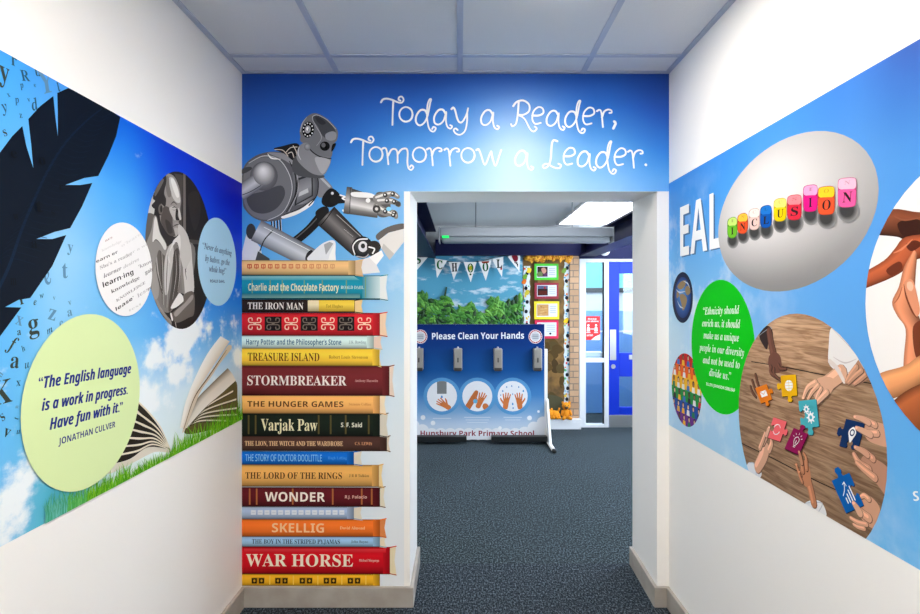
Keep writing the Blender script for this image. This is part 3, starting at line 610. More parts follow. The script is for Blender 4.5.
a.smooth([(70, 150), (100, 110), (130, 104), (165, 135), (168, 175), (130, 205), (90, 205), (66, 185)], (26, 26, 28)); a.stroke([(130, 170), (200, 165)], 40, (30, 30, 32)); a.ell(125, 130, 8, 8, (210, 210, 212)); a.stroke([(168, 140), (196, 150), (180, 158), (200, 168)], 8, (226, 226, 228)); a.stroke([(184, 225), (202, 240)], 10, (230, 230, 232))
a.cyl((204, 170), (388, 214), 148, 110, [(60, 59, 60), (92, 90, 90), (156, 154, 154), (204, 202, 202), (112, 110, 110), (70, 68, 68)]); a.cyl((196, 168), (226, 172), 150, 152, [(70, 69, 70), (120, 118, 118), (176, 174, 174), (112, 110, 110), (70, 68, 68)]); a.smooth([(236, 124), (330, 128), (372, 150), (330, 156), (240, 148)], (222, 222, 222)); a.ell(324, 170, 13, 13, (250, 250, 250)); a.stroke([(226, 100), (222, 240)], 4, (50, 49, 50))
a.smooth([(366, 136), (420, 126), (446, 160), (448, 232), (430, 262), (376, 250)], (84, 82, 82))
for f in ([(370, 158), (420, 140), (462, 134), (490, 150)], [(380, 175), (430, 172), (470, 178), (496, 196)], [(380, 220), (430, 240), (470, 240), (480, 262)], [(372, 205), (420, 232), (466, 252)]):
    a.stroke(f, [40, 38, 32, 24], (122, 120, 118)); a.stroke([(x, y - 5) for x, y in f], [13, 12, 10, 6], (206, 204, 200))
    for x, y in f[1:3]: a.ell(x, y, 13, 13, (58, 56, 56)); a.ell(x - 2, y - 2, 5, 5, (226, 224, 222))
a.ell(372, 218, 22, 22, (60, 58, 58)); a.ell(372, 218, 9, 9, (190, 188, 186)); a.ell(492, 190, 15, 15, (66, 62, 62)); a.ell(440, 218, 14, 12, (120, 190, 240))
a.build('arm', rb)
a = A().crop(310, 170, 5.58)
a.smooth([(30, 240), (70, 205), (104, 215), (100, 270), (60, 300)], (30, 29, 30))
a.cyl((88, 254), (282, 438), 138, 116, gd, 0); a.stroke([(62, 308), (94, 270), (134, 214)], 5, (26, 25, 26)); a.stroke([(150, 250), (310, 395)], 4, (150, 148, 148)); a.stroke([(190, 330), (240, 372)], [1, 5, 1], (214, 212, 212))
a.orb(292, 432, 60, 62, (70, 70, 72), (18, 18, 20)); a.stroke([(250, 470), (240, 425), (270, 390), (320, 385)], 7, (226, 226, 228)); a.ell(296, 428, 26, 30, (196, 196, 200)); a.ell(296, 424, 12, 14, (40, 40, 42)); a.stroke([(262, 482), (310, 486), (342, 450)], 6, (168, 168, 172)); a.smooth([(320, 410), (370, 396), (396, 430), (370, 470), (330, 476)], (44, 42, 42)); a.stroke([(330, 430), (360, 440), (350, 465)], 8, (220, 220, 222))
a.smooth([(368, 366), (410, 330), (470, 306), (524, 300), (522, 330), (440, 350), (385, 392)], (92, 88, 86)); a.poly([(384, 392), (440, 350), (524, 328), (524, 402), (444, 502), (400, 440)], (200, 198, 196)); a.poly([(400, 440), (444, 502), (470, 468), (410, 410)], (172, 170, 168))
a.poly([(255, 512), (330, 488), (400, 448), (412, 478), (372, 530), (392, 572), (300, 580), (270, 560)], (206, 205, 206)); a.poly([(330, 488), (400, 448), (412, 478), (372, 530)], (232, 232, 234))
a.build('leg', rb)
a = A().crop(236, 95, 7.67)
a.smooth([(290, 415), (360, 392), (470, 372), (500, 440), (490, 500), (440, 505), (370, 450)], (30, 30, 32))
for q in ([(385, 440), (420, 405), (470, 400)], [(400, 450), (430, 440), (445, 480)], [(440, 390), (462, 430), (470, 470)], [(300, 420), (360, 425), (400, 470)]): a.stroke(q, 6, (196, 186, 176))
a.smooth([(455, 470), (500, 530), (600, 600), (680, 620), (640, 640), (480, 620), (430, 560)], (72, 74, 78))
sk = [(495, 320), (490, 275), (508, 215), (545, 168), (590, 143), (636, 147), (700, 185), (760, 243), (783, 288), (776, 345), (748, 385), (728, 482), (640, 474), (580, 440), (556, 385), (520, 372), (494, 350)]
a.smooth(sk, (104, 106, 112)); a.smooth([(600, 158), (660, 172), (736, 236), (766, 286), (752, 320), (706, 338), (662, 310), (626, 240), (598, 200)], (64, 66, 72)); a.smooth([(690, 300), (740, 280), (770, 296), (764, 340), (724, 352), (690, 336)], (132, 134, 140)); a.smooth([(610, 170), (650, 180), (690, 215), (660, 230), (625, 205)], (48, 50, 56))
a.stroke([(590, 200), (588, 170), (610, 156), (640, 160), (704, 196), (766, 262)], [2, 5, 5, 4, 3], (176, 178, 184)); a.stroke([(590, 195), (620, 250), (650, 300), (655, 340), (620, 390)], [4, 6, 6, 4, 3], (150, 152, 158)); a.stroke([(545, 172), (510, 220), (494, 285)], [3, 7, 4], (160, 162, 168))
a.ell(555, 268, 46, 62, (14, 14, 16), 8); a.ell(552, 266, 22, 30, (150, 152, 156), 8); a.ell(550, 262, 10, 14, (226, 226, 228)); a.stroke([(558, 262), (560, 275)], 5, (20, 20, 20))
for k in range(11):
    t = k * 2 * math.pi / 11; a.ell(555 + 36 * math.cos(t), 268 + 50 * math.sin(t), 5, 6, (222, 222, 224))
a.ell(683, 394, 38, 36, (20, 20, 22)); a.ell(672, 386, 16, 18, (92, 94, 98)); a.ell(694, 402, 10, 12, (6, 6, 8)); a.smooth([(742, 380), (768, 372), (760, 400), (738, 436), (732, 420)], (16, 16, 18))
a.smooth([(470, 440), (488, 392), (528, 368), (566, 378), (578, 424), (640, 470), (728, 486), (704, 572), (668, 616), (592, 606), (520, 556), (470, 496)], (124, 126, 132)); a.stroke([(566, 380), (574, 424), (640, 472), (730, 490)], 8, (22, 22, 24)); a.smooth([(610, 480), (720, 500), (700, 570), (664, 606), (630, 560)], (156, 158, 164)); a.orb(552, 400, 26, 28, (150, 152, 158), (96, 98, 104)); a.stroke([(486, 400), (478, 450), (500, 500)], [3, 8, 3], (186, 188, 194))
a.build('head', rb)
# book spines
def shade(c, k): return tuple(max(0, min(255, int(v * k))) for v in c)
BK = [  # y0, y1, right end, colour, title(style,x0,x1,cap,colour), author(x0,x1,cap,colour), page colour, page end, description
    (574, 585.8, 380, (238, 178, 40), None, None, None, 380, 'golden yellow book spine with black ornaments at the bottom of the stack'),
    (546.5, 574, 390, (200, 20, 34), ('WAR HORSE', 'serif', 246, 353, 12, (246, 236, 214)), ('Michael Morpurgo', 359, 379, 2.4, (236, 190, 180)), (240, 226, 190), 396, 'bright red book spine with large cream title'),
    (536.5, 546.5, 380, (150, 190, 224), ('THE BOY IN THE STRIPED PYJAMAS', 'serif', 252, 340, 4.4, (44, 62, 92)), ('John Boyne', 351, 368, 2.4, (70, 90, 120)), (238, 226, 200), 386, 'thin light blue book spine with small dark title'),
    (519, 536.5, 380, (236, 116, 42), ('SKELLIG', 'sansb', 272, 324, 9, (250, 200, 150)), ('David Almond', 340, 365, 2.8, (250, 200, 150)), (226, 140, 80), 386, 'orange book spine with pale peach title'),
    (506.5, 519, 354, (160, 180, 212), None, None, (230, 222, 204), 362, 'pale blue book spine with a row of white blocks'),
    (487, 506.5, 380, (92, 26, 34), ('WONDER', 'sansb', 265, 325, 9.2, (250, 240, 228)), ('R.J. Palacio', 345, 367, 3, (230, 180, 170)), (232, 222, 200), 385, 'dark red book spine with gold bands and bold white title'),
    (464.5, 486.5, 379, (222, 168, 92), ('THE LORD OF THE RINGS', 'serif', 245.5, 342, 6.4, (70, 44, 22)), ('J R R Tolkien', 349, 369, 2.6, (110, 76, 40)), (240, 214, 160), 383, 'sand coloured book spine with dark antique title'),
    (451, 464.5, 354, (16, 104, 200), ('THE STORY OF DOCTOR DOOLITTLE', 'sans', 245.5, 322, 6.6, (150, 214, 250)), ('Hugh Lofting', 328, 347, 2.8, (70, 150, 230)), (226, 218, 200), 362, 'vivid blue book spine with tall pale title'),
    (436, 450.8, 387, (76, 50, 44), ('THE LION, THE WITCH AND THE WARDROBE', 'serif', 245, 343, 4.6, (236, 196, 150)), ('C.S. LEWIS', 355, 372, 3, (210, 150, 110)), (220, 208, 188), 390, 'dark brown book spine with tan title'),
    (413.5, 436, 380, (24, 34, 28), ('Varjak Paw', 'serif', 261, 317.5, 11.5, (236, 230, 190)), ('S. F. Said', 341, 362, 4.4, (240, 238, 220)), (220, 214, 200), 388, 'black green book spine with gold bands and cream title'),
    (394.5, 413.5, 380, (243, 178, 104), ('THE HUNGER GAMES', 'sansb', 247.5, 343.5, 5.6, (96, 58, 30)), ('Suzanne Collins', 349, 371, 2.6, (206, 130, 70)), (244, 226, 196), 386, 'peach book spine with wide brown title'),
    (365.5, 395.5, 389.5, (112, 40, 44), ('STORMBREAKER', 'serif', 247.5, 346.5, 9.4, (246, 236, 230)), ('Anthony Horowitz', 355, 378, 2.4, (214, 160, 156)), (234, 214, 200), 394, 'thick maroon book spine with large white title'),
    (348, 365.8, 379.5, (248, 202, 66), ('TREASURE ISLAND', 'serif', 248, 319.5, 8, (92, 50, 20)), ('Robert Louis Stevenson', 329, 368, 3.2, (180, 126, 40)), (240, 222, 170), 381, 'yellow book spine with brown storybook title'),
    (335.5, 348.4, 374, (206, 228, 224), ("Harry Potter and the Philosopher's Stone", 'sansb', 246.5, 341.5, 5.4, (52, 104, 138)), ('J.K. Rowling', 349, 366, 3, (140, 170, 176)), (236, 206, 190), 382, 'pale mint book spine with teal title'),
    (312.6, 335.6, 380, (206, 36, 46), None, None, (244, 210, 180), 387, 'red book spine with alternating cream and black ornaments'),
    (299.5, 312.4, 355, (44, 34, 34), ('THE IRON MAN', 'serif', 248, 303.5, 6.6, (240, 234, 228)), ('Ted Hughes', 326, 343, 3, (170, 140, 40)), (240, 206, 150), 363, 'black and yellow book spine with white title'),
    (275.2, 299.4, 380, (28, 138, 164), ('Charlie and the Chocolate Factory', 'sansb', 248.5, 339, 7, (236, 232, 190)), ('ROALD DAHL', 341, 364, 3, (200, 226, 220)), (232, 236, 236), 387.5, 'teal book spine with cream title and pale end'),
    (260.2, 275.2, 355.5, (230, 188, 130), None, None, (222, 190, 150), 363, 'tan book spine with faded red marks on top of the stack'),
]
random.seed(21)
for y0, y1, xr, c, ti, au, pg, pe, desc in BK:
    a = Art(Bp, bclip); h = y1 - y0
    if pg and pe > xr:
        a.poly([(xr - 3, y0 + 1), (pe, y0 - 1), (pe - 1.5, y0 + h * .5), (pe + .5, y1 + 1.5), (xr - 3, y1)], pg); a.poly([(xr - 1, y0 + .4), (pe + .8, y0 - .8), (pe + .6, y0), (xr, y0 + 1.4)], shade(c, 1.05)); a.poly([(xr - 1, y1 - 1), (pe + .8, y1 + .6), (pe + .4, y1 + 1.4), (xr, y1)], shade(c, .85))
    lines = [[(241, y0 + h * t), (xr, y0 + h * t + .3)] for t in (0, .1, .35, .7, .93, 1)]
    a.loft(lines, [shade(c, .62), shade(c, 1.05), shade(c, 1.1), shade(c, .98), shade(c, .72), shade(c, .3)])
    a.loft([[(xr - 7, y0 + .4), (xr - 7, y1 - .4)], [(xr, y0 + .6), (xr, y1 - .4)]], [c, shade(c, .72)]) if not desc.startswith('teal') else a.loft([[(362, y0 + 1), (362, y1 - 1)], [(380, y0 + 1), (380, y1 - 1)]], [c, (206, 226, 228)])
    if 'gold bands' in desc:
        for x in ((248, 255, 318, 330, 345, 368) if 'black green' in desc else (249, 256, 292, 332, 361, 371)): a.poly([(x, y0 + 1.5), (x + 1.6, y0 + 1.5), (x + 1.6, y1 - 2), (x, y1 - 2)], (92, 82, 44) if 'black green' in desc else (176, 104, 60))
    if desc.startswith('teal'):
        for x in (252, 270, 282, 304, 322, 346, 365): a.poly([(x, y0 + 2), (x + 1, y0 + 2), (x + 1, y1 - 2), (x, y1 - 2)], (120, 160, 120))
        a.loft([[(242, y0 + 1), (354, y0 + 1)], [(242, y0 + 5), (360, y0 + 5)]], [(140, 196, 200), (60, 160, 180)]); a.loft([[(242, y1 - 6), (360, y1 - 6)], [(242, y1 - 1.5), (360, y1 - 1.5)]], [(30, 120, 140), (120, 160, 150)])
    if desc.startswith('black and yellow'):
        a.loft([[(308, y0 + h * t), (354.5, y0 + h * t)] for t in (.06, .4, .92)], [(236, 220, 180), (240, 226, 190), (170, 150, 110)]); a.loft([[(319, y0 + h * t), (354.5, y0 + h * t)] for t in (.06, .4, .92)], [(236, 206, 70), (248, 214, 80), (190, 150, 50)])
    if desc.startswith('red book'):
        for k, x in enumerate((255, 273.4, 291.4, 309.4, 328, 346, 364.5)):
            o = (226, 130, 110) if k % 2 == 0 else (120, 110, 100)
            if k % 2: a.poly([(x - 8.5, 316.5), (x + 8.5, 316.5), (x + 8.5, 330.8), (x - 8.5, 330.8)], (32, 26, 28))
            for sx in (-1, 1):
                for s2 in (-1, 1):
                    a.stroke([(x + sx * 1, 323.6 + s2 * 1), (x + sx * 5.5, 323.6 + s2 * 1.5), (x + sx * 6, 323.6 + s2 * 5), (x + sx * 3, 323.6 + s2 * 5.5), (x + sx * 2.6, 323.6 + s2 * 3.4)], 1, o if k % 2 else (250, 214, 190))
            a.ell(x, 323.6, 1.5, 1.5, o if k % 2 else (250, 214, 190), n=10)
    if desc.startswith('golden'):
        for x in (258, 281.5, 306, 330, 354):
            a.poly([(x - 6.5, 577.5), (x + 6.5, 577.5), (x + 6.5, 584), (x - 6.5, 584)], (206, 150, 30))
            for d in (-3.6, 3.6): a.poly([(x + d - 2.6, 578), (x + d + 2.6, 578), (x + d + 2.6, 583.5), (x + d - 2.6, 583.5)], (40, 32, 14)); a.ell(x + d, 580.7, 1.1, 1.4, (222, 170, 40), n=8)
            a.poly([(x + 11.4, 575.5), (x + 12.4, 575.5), (x + 12.4, 584.5), (x + 11.4, 584.5)], (250, 210, 90))
    if desc.startswith('pale blue'):
        for k in range(14):
            x = 251 + k * 6.8; a.poly([(x, 510), (x + 5, 510), (x + 5, 514.6), (x, 514.6)], (226, 232, 242)); a.stroke([(x + 1, 512.6), (x + 4, 512.6)], .6, (190, 204, 226))
    if desc.startswith('tan'):
        for k in range(13):
            x = 248 + k * 6.9; f = k / 13; cc = tuple(int(p + (q_ - p) * f * .85) for p, q_ in zip((214, 92, 62), (226, 184, 130)))
            a.stroke([(x, 264.6), (x + 3.6, 264.6), (x + 3.6, 268), (x, 268), (x, 264.6)], 1, cc, False); a.stroke([(x + 1.8, 264.5), (x + 1.8, 269)], .8, cc)
    if desc.startswith('bright red'):
        a.loft([[(244, y0 + 2), (386, y0 + 2.2)], [(244, y0 + 6), (386, y0 + 6.2)]], [(222, 60, 66), (206, 28, 40)])
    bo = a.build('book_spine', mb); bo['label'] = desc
    if ti:
        a = Art(Bp, bclip); yb = (y0 + y1) / 2 + ti[4] / 2 - .2; a.text(ti[0], ti[1], (ti[2], yb), (ti[3], yb + .4), ti[4], ti[5])
        a.text(au[0], 'sansb' if 'Said' in au[0] or 'R.J' in au[0] else 'serif', (au[1], (y0 + y1) / 2 + au[3] / 2), (au[2], (y0 + y1) / 2 + au[3] / 2 + .2), au[3], au[4])
        a.build('lettering', bo)

# ------------------------------------------------------------------ RIGHT MURAL
Rp = Side(XR, 1)
mr = thing('wall_mural', (XR, 1.65, ZBR), 'blue inclusion mural with green quote and jigsaw hands along the right wall', 'mural')
ur = [Rp.p(x, 0)[0] for x in (670, 720, 780, 850, 920, 990)]
TR = [[(60, 140, 225), (56, 138, 224), (68, 142, 226), (60, 130, 220), (34, 92, 188), (34, 92, 188)], [(80, 160, 235, .6), (80, 160, 232, .3), (90, 162, 234), (90, 158, 230), (78, 148, 224), (78, 148, 224)],
      [(120, 188, 243, 1), (120, 185, 240, .9), (100, 170, 236, .2), (92, 164, 235), (88, 162, 234), (88, 162, 234)], [(196, 226, 247, 1), (160, 208, 245, .8), (112, 178, 238, .2), (96, 168, 235), (92, 166, 234), (92, 166, 234)],
      [(200, 228, 248, 1), (176, 216, 246, .8), (130, 192, 240, .2), (100, 172, 236, .1), (96, 174, 236), (96, 174, 236)], [(170, 212, 242, .6), (170, 214, 245, .7), (150, 205, 244, .7), (122, 190, 240, .7), (108, 184, 240, .3), (108, 184, 240)]]
bgsheet(Rp, -D, -.55, ZT, ZBR, ur, [0, .2, .4, .6, .8, 1], TR, M['sky_r'], mr, 48, 22)
rclip = [(-D, ZBR), (-.55, ZBR), (-.55, ZT), (-D, ZT)]
def cap_clip(rg, zb):      # disc outline trimmed by the mural's lower edge
    P = [(u, z, (0,)) for u, z in rg]; P = clipconv(P, [(-9, zb), (9, zb), (9, 9), (-9, 9)]); return [(u, z) for u, z, c in P]
a = Art(Rp)
a.text('EAL', 'sansb', (682, 257.5), (723.5, 248), 53, (70, 112, 160)); a.text('EAL', 'sansb', (680.3, 256.5), (722, 247), 53.5, (250, 251, 252)); a.build('title_lettering', mr)
# letter cubes
u, z, r, rz = circle_of(Rp, 718.5, 879, 132, 291, ell=True); z = 1.757; rz = .24; rg = ring(u, z, r, rz)
a = Art(Rp, rg); N = 20; cs = []
for i in range(N):
    for j in range(14):
        q = []
        for di, dj in ((0, 0), (1, 0), (1, 1), (0, 1)):
            uu = u - r + 2 * r * (i + di) / N; zz = z - rz + 2 * rz * (j + dj) / 14; t = (zz - (z - rz)) / (2 * rz); s = (i + di) / N
            dd = min(1, math.hypot(s - .42, (t - .62) * 1.1) * 1.6); v = 240 - 74 * dd ** 1.4 - (26 if t < .4 else 0) * (1 - t / .4 if t < .4 else 0)
            q.append((uu, zz, a.col((v, v - 2, v - 2))))
        cs.append(q)
a.emit(cs); cu = a.build('photo_disc', mr, M['photo']); cu['label'] = 'oval grey photograph of nine coloured letter cubes'
CB = [('I', 257, 385, 34, 76, (112, 196, 40), (206, 238, 120)), ('N', 294, 370, 36, 74, (240, 84, 36), (250, 196, 60)), ('C', 335, 355, 38, 78, (244, 206, 196), (250, 232, 226)), ('L', 377, 346, 40, 82, (6, 84, 176), (30, 120, 210)), ('U', 427, 322, 44, 84, (246, 206, 0), (252, 232, 120)), ('S', 478, 314, 50, 92, (222, 42, 66), (246, 140, 150)), ('I', 535, 282, 50, 98, (232, 22, 134), (250, 170, 214)), ('O', 592, 290, 58, 104, (248, 86, 44), (252, 206, 40)), ('N', 666, 262, 64, 108, (246, 92, 160), (252, 190, 214))]
for ch, x, y, wd, h, c, ct in CB:
    a = Art(Rp, rg).crop(660, 120, 3.538)
    for k in range(5): a.ell(x + 2 - k * .6, y + h * .52, wd * (.62 - .06 * k), h * (.40 - .04 * k), tuple(150 - 22 * k for _ in range(3)))
    x0, x1, yt, yb = x - wd / 2, x + wd / 2, y - h * .52, y + h * .42; ym = y - h * .18
    a.smooth([(x0, yt + 12), (x0 + 8, yt + 2), (x, yt - 2), (x1 - 8, yt - 2), (x1, yt + 8), (x1 + 1, y), (x1, yb - 14), (x1 - 8, yb - 2), (x, yb + 2), (x0 + 8, yb), (x0, yb - 10), (x0 - 1, y)], shade(c, .8), 3)
    a.smooth([(x0 + 2, yt + 14), (x0 + 8, yt + 4), (x, yt), (x1 - 8, yt), (x1 - 1, yt + 8), (x1 - 3, ym - 2), (x, ym + 5), (x0 + 3, ym)], ct, 3); a.smooth([(x0 + 3, ym + 6), (x, ym + 2), (x1 - 3, ym + 4), (x1 - 2, y + 8), (x1 - 6, yb - 6), (x, yb - 1), (x0 + 6, yb - 4), (x0 + 1, y + 8)], c, 3)
    a.text(ch, 'serif', (x - wd * (.13 if ch == 'I' else .26), y + h * .28), (x + wd * (.13 if ch == 'I' else .26), y + h * .25), h * .33, (40, 24, 26))
    a.text(ch, 'serif', (x - wd * .16, yt + h * .22), (x + wd * .16, yt + h * .2), h * .13, shade(ct, .82)); o = a.build('letter_cube', cu); o['label'] = {'I': 'cube lettered I', 'N': 'cube lettered N', 'C': 'pale pink cube lettered C', 'L': 'blue cube lettered L', 'U': 'yellow cube lettered U', 'S': 'red cube lettered S', 'O': 'orange cube lettered O'}[ch]
# globe
u, z, r, rz = circle_of(Rp, 672.6, 693, 272, 323); rg = ring(u, z, r, rz); a = Art(Rp, rg); a.uz(rg, (16, 28, 62)); a.crop(660, 250, 3.538)
a.orb(81, 168, 29, 73, (90, 150, 214), (18, 52, 118), -.2, -.3)
random.seed(9)
for q in ([(62, 130), (74, 112), (92, 108), (88, 128), (74, 140)], [(92, 130), (104, 128), (108, 150), (98, 160), (90, 148)], [(70, 160), (84, 156), (96, 172), (92, 196), (82, 214), (76, 190)], [(60, 150), (66, 146), (68, 162), (60, 170)]): a.smooth(q, (150, 128, 92))
for q in ([(58, 140), (70, 150), (90, 146)], [(62, 180), (72, 200), (84, 206)], [(84, 110), (98, 118), (106, 134)]): a.stroke(q, [1, 6, 1], (196, 212, 228))
o = a.build('globe_disc', mr, M['photo']); o['label'] = 'small dark round print of a globe'
# crowd
u, z, r, rz = circle_of(Rp, 672, 701.5, 353, 426.5); rg = ring(u, z, r, rz); a = Art(Rp, rg)
bands = [(200, 24, 30), (236, 96, 20), (244, 182, 24), (24, 140, 60), (20, 74, 160), (104, 40, 132)]
for k, c in enumerate(bands):
    z1 = z + rz - 2 * rz * k / 6; a.uz([(u - r, z1 - rz / 3), (u + r, z1 - rz / 3), (u + r, z1), (u - r, z1)], c)
for k in range(6):
    for j in range(6):
        uu = u - r + 2 * r * (j + .5 + .2 * (k % 2)) / 6; zz = z + rz - rz / 3 * (k + .55); sk_ = random.choice([(226, 178, 146), (150, 98, 66), (96, 60, 42), (240, 200, 170)]); cl = random.choice([(40, 30, 40), (240, 180, 40), (60, 110, 190), (200, 40, 60), (30, 120, 80), (230, 230, 230)]); s = rz / 6
        el = lambda cx, cy, a1, b1: [(cx + a1 * math.cos(t), cy + b1 * math.sin(t)) for t in [math.pi * i / 5 for i in range(10)]]
        a.uz(el(uu, zz + s * .45, s * .42, s * .5), (34, 22, 20)); a.uz(el(uu, zz + s * .36, s * .27, s * .36), sk_); a.uz([(uu - s * .6, zz - s), (uu + s * .6, zz - s), (uu + s * .45, zz - s * .1), (uu - s * .45, zz - s * .1)], cl)
o = a.build('crowd_disc', mr, M['photo']); o['label'] = 'small round print of people in rainbow rows'
# green quote
u, z, r, rz = circle_of(Rp, 692, 755, 279, 414); a = Art(Rp); a.uz(ring(u, z, r, rz), (4, 196, 16)); gq = a.build('quote_disc', mr); gq['label'] = 'bright green round quote panel'
a = Art(Rp); wh = (250, 252, 250)
for t, p, q in (('“Ethnicity should', (703.5, 314.6), (739.5, 313.6)), ('enrich us, it should', (702.4, 326.4), (740.5, 328)), ('make us a unique', (703.8, 338.4), (739.2, 341.6)), ('people in our diversity', (699.6, 350.4), (744.4, 356.6)), ('and not be used to', (703.2, 363), (740, 368.6)), ('divide us.”', (709.5, 375.6), (731.4, 380.4))): a.text(t, 'bi', p, q, 7.6, wh)
a.text('ELLEN JOHNSON SIRLEAF', 'sansb', (706.6, 385.2), (735.2, 392), 3, wh); a.build('lettering', gq)
# jigsaw photograph
u, z, r, rz = circle_of(Rp, 739, 887.6, 314, 561); z, r = 1.096, .352; rg = cap_clip(ring(u, z, r, r), ZBR)
a = Art(Rp, rg); N = 16; cs = []
for i in range(N):
    for j in range(N):
        q = []
        for di, dj in ((0, 0), (1, 0), (1, 1), (0, 1)):
            s, t = (i + di) / N, (j + dj) / N; k = .72 + .34 * t - .3 * max(0, s - .55) - .18 * max(0, .35 - s); q.append((u - r + 2 * r * s, z - r + 2 * r * t, a.col(shade((196, 160, 128), k))))
        cs.append(q)
a.emit(cs); jz = a.build('photo_disc', mr, M['wood']); jz['label'] = 'large round photograph of hands joining jigsaw pieces on a wooden table'
a = Art(Rp, rg).crop(740, 310, 5.11); a.stroke([(60, 264), (230, 292), (452, 336), (700, 380)], [5, 5, 6, 6], (40, 28, 22)); a.build('plank_gap', jz)
a = Art(Rp, rg).crop(740, 410, 4.725); a.stroke([(10, 158), (160, 230), (345, 326), (470, 384)], [5, 6, 6, 5], (44, 28, 18)); a.build('plank_gap', jz)
SKD, SKL = (98, 66, 52), (222, 172, 142)
def sleeve(a, pts, c, c2): a.smooth(pts, c); a.stroke([pts[0], pts[len(pts) // 3], pts[2 * len(pts) // 3]], [2, 6, 2], c2)
def hand(cr, parts, c, sleeves=(), nails=()):
    a = Art(Rp, rg).crop(*cr)
    for s in sleeves: sleeve(a, *s)
    for kind, pts, wd in parts:
        if kind == 'b': a.smooth(pts, c if wd is None else shade(c, wd))
        else:
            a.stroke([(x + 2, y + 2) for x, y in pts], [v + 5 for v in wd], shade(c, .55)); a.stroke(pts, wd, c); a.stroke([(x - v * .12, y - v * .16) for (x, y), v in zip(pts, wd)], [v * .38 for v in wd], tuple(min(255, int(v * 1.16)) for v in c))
    for x, y in nails: a.ell(x, y, 6, 5, tuple(min(255, int(v * 1.22)) for v in c))
    return a.build('hand', jz)
C1, C2 = (740, 310, 5.11), (740, 410, 4.725)
h1 = hand(C1, [('s', [(150, 110), (162, 180), (178, 250)], [44, 50, 60]), ('b', [(150, 240), (176, 214), (206, 232), (216, 280), (208, 318), (170, 320), (150, 290)], 1.05), ('s', [(160, 290), (160, 320), (196, 348), (212, 350)], [22, 20, 16, 12]), ('s', [(176, 300), (180, 330), (214, 362)], [18, 16, 10]), ('s', [(200, 280), (212, 300), (240, 300)], [20, 18, 12])], (112, 74, 60), sleeves=[([(100, 130), (130, 84), (160, 90), (170, 130), (150, 150), (140, 200), (120, 180)], (52, 38, 36), (150, 160, 170))])
h1['label'] = 'dark hand reaching down to the yellow piece'
h2 = hand(C1, [('s', [(80, 330), (90, 370), (104, 412)], [18, 20, 14]), ('s', [(64, 360), (78, 400), (96, 430)], [18, 18, 12]), ('s', [(56, 392), (66, 420), (84, 444)], [16, 16, 12])], (104, 66, 48)); h2['label'] = 'dark hand at the edge holding the orange piece'
h3 = hand(C1, [('s', [(520, 320), (470, 360), (430, 390)], [86, 84, 88]), ('b', [(360, 380), (430, 340), (490, 360), (470, 420), (420, 460), (380, 440)], 1.0), ('s', [(390, 370), (350, 396), (328, 446)], [34, 28, 20]), ('s', [(404, 384), (372, 420), (352, 456)], [26, 22, 16]), ('s', [(420, 400), (400, 440), (392, 470)], [24, 20, 16]), ('s', [(450, 420), (420, 450), (388, 486)], [34, 30, 20])], SKL, nails=[(388, 486), (326, 450)],
          sleeves=[([(470, 90), (540, 130), (600, 210), (640, 290), (590, 330), (540, 370), (500, 320), (456, 270), (456, 180)], (236, 232, 230), (196, 184, 182))]); h3['label'] = 'pale hand in a white sleeve holding the turquoise piece'
a = Art(Rp, rg).crop(*C1); a.stroke([(462, 262), (500, 300), (536, 366)], [26, 28, 22], (226, 214, 208)); a.stroke([(480, 240), (540, 270), (600, 250)], [2, 8, 2], (206, 196, 196)); a.build('cuff', h3)
h4 = hand(C1, [('b', [(540, 360), (580, 300), (620, 250), (660, 320), (664, 350), (610, 378), (560, 376)], .92), ('s', [(600, 290), (570, 330), (548, 366)], [30, 30, 22]), ('s', [(626, 310), (590, 340), (560, 372)], [28, 26, 20]), ('s', [(650, 330), (620, 356), (592, 378)], [26, 24, 18])], (196, 146, 118)); h4['label'] = 'pale folded hand at the edge of the photograph'
h5 = hand(C2, [('s', [(84, 270), (110, 220), (120, 180)], [56, 66, 74]), ('s', [(110, 160), (130, 120), (136, 90)], [24, 22, 16]), ('s', [(96, 180), (112, 140), (122, 108)], [22, 22, 14]), ('s', [(140, 190), (152, 160), (150, 140)], [30, 26, 18])], (216, 166, 138), nails=[(136, 92)], sleeves=[([(40, 250), (70, 256), (104, 300), (80, 330), (30, 300)], (226, 230, 238), (180, 190, 206))]); h5['label'] = 'pale hand holding the coral piece'
h6 = hand(C2, [('s', [(350, 440), (334, 370), (312, 300)], [44, 44, 54]), ('b', [(290, 250), (316, 240), (334, 290), (336, 350), (310, 360), (292, 310)], 1.02), ('s', [(300, 290), (294, 240), (286, 200)], [24, 22, 16]), ('s', [(318, 280), (316, 230), (304, 204)], [20, 18, 12]), ('s', [(290, 310), (276, 280), (270, 256)], [20, 18, 12]), ('s', [(298, 340), (286, 310), (282, 290)], [18, 16, 12])], (190, 128, 94), nails=[(285, 202), (270, 258), (284, 292)], sleeves=[([(310, 440), (350, 424), (390, 440), (410, 500), (360, 500), (320, 470)], (236, 236, 238), (190, 194, 204))]); h6['label'] = 'tan hand touching the maroon piece'
h7 = hand(C2, [('b', [(600, 60), (660, 60), (720, 90), (720, 170), (650, 164), (596, 130)], .98), ('s', [(640, 70), (590, 44), (546, 32)], [34, 28, 18]), ('s', [(650, 110), (600, 106), (552, 84)], [34, 30, 20])], (214, 162, 134), nails=[(548, 82)]); h7['label'] = 'pale hand holding the top of the navy piece'
h8 = hand(C2, [('b', [(580, 220), (640, 230), (710, 290), (710, 420), (640, 340), (580, 290)], .9), ('s', [(630, 230), (590, 196), (548, 176)], [36, 30, 18]), ('s', [(610, 280), (566, 250), (542, 210)], [44, 36, 26]), ('s', [(640, 320), (590, 280), (556, 250)], [40, 34, 24])], (206, 152, 124)); h8['label'] = 'pale hand holding the lower edge of the navy piece'
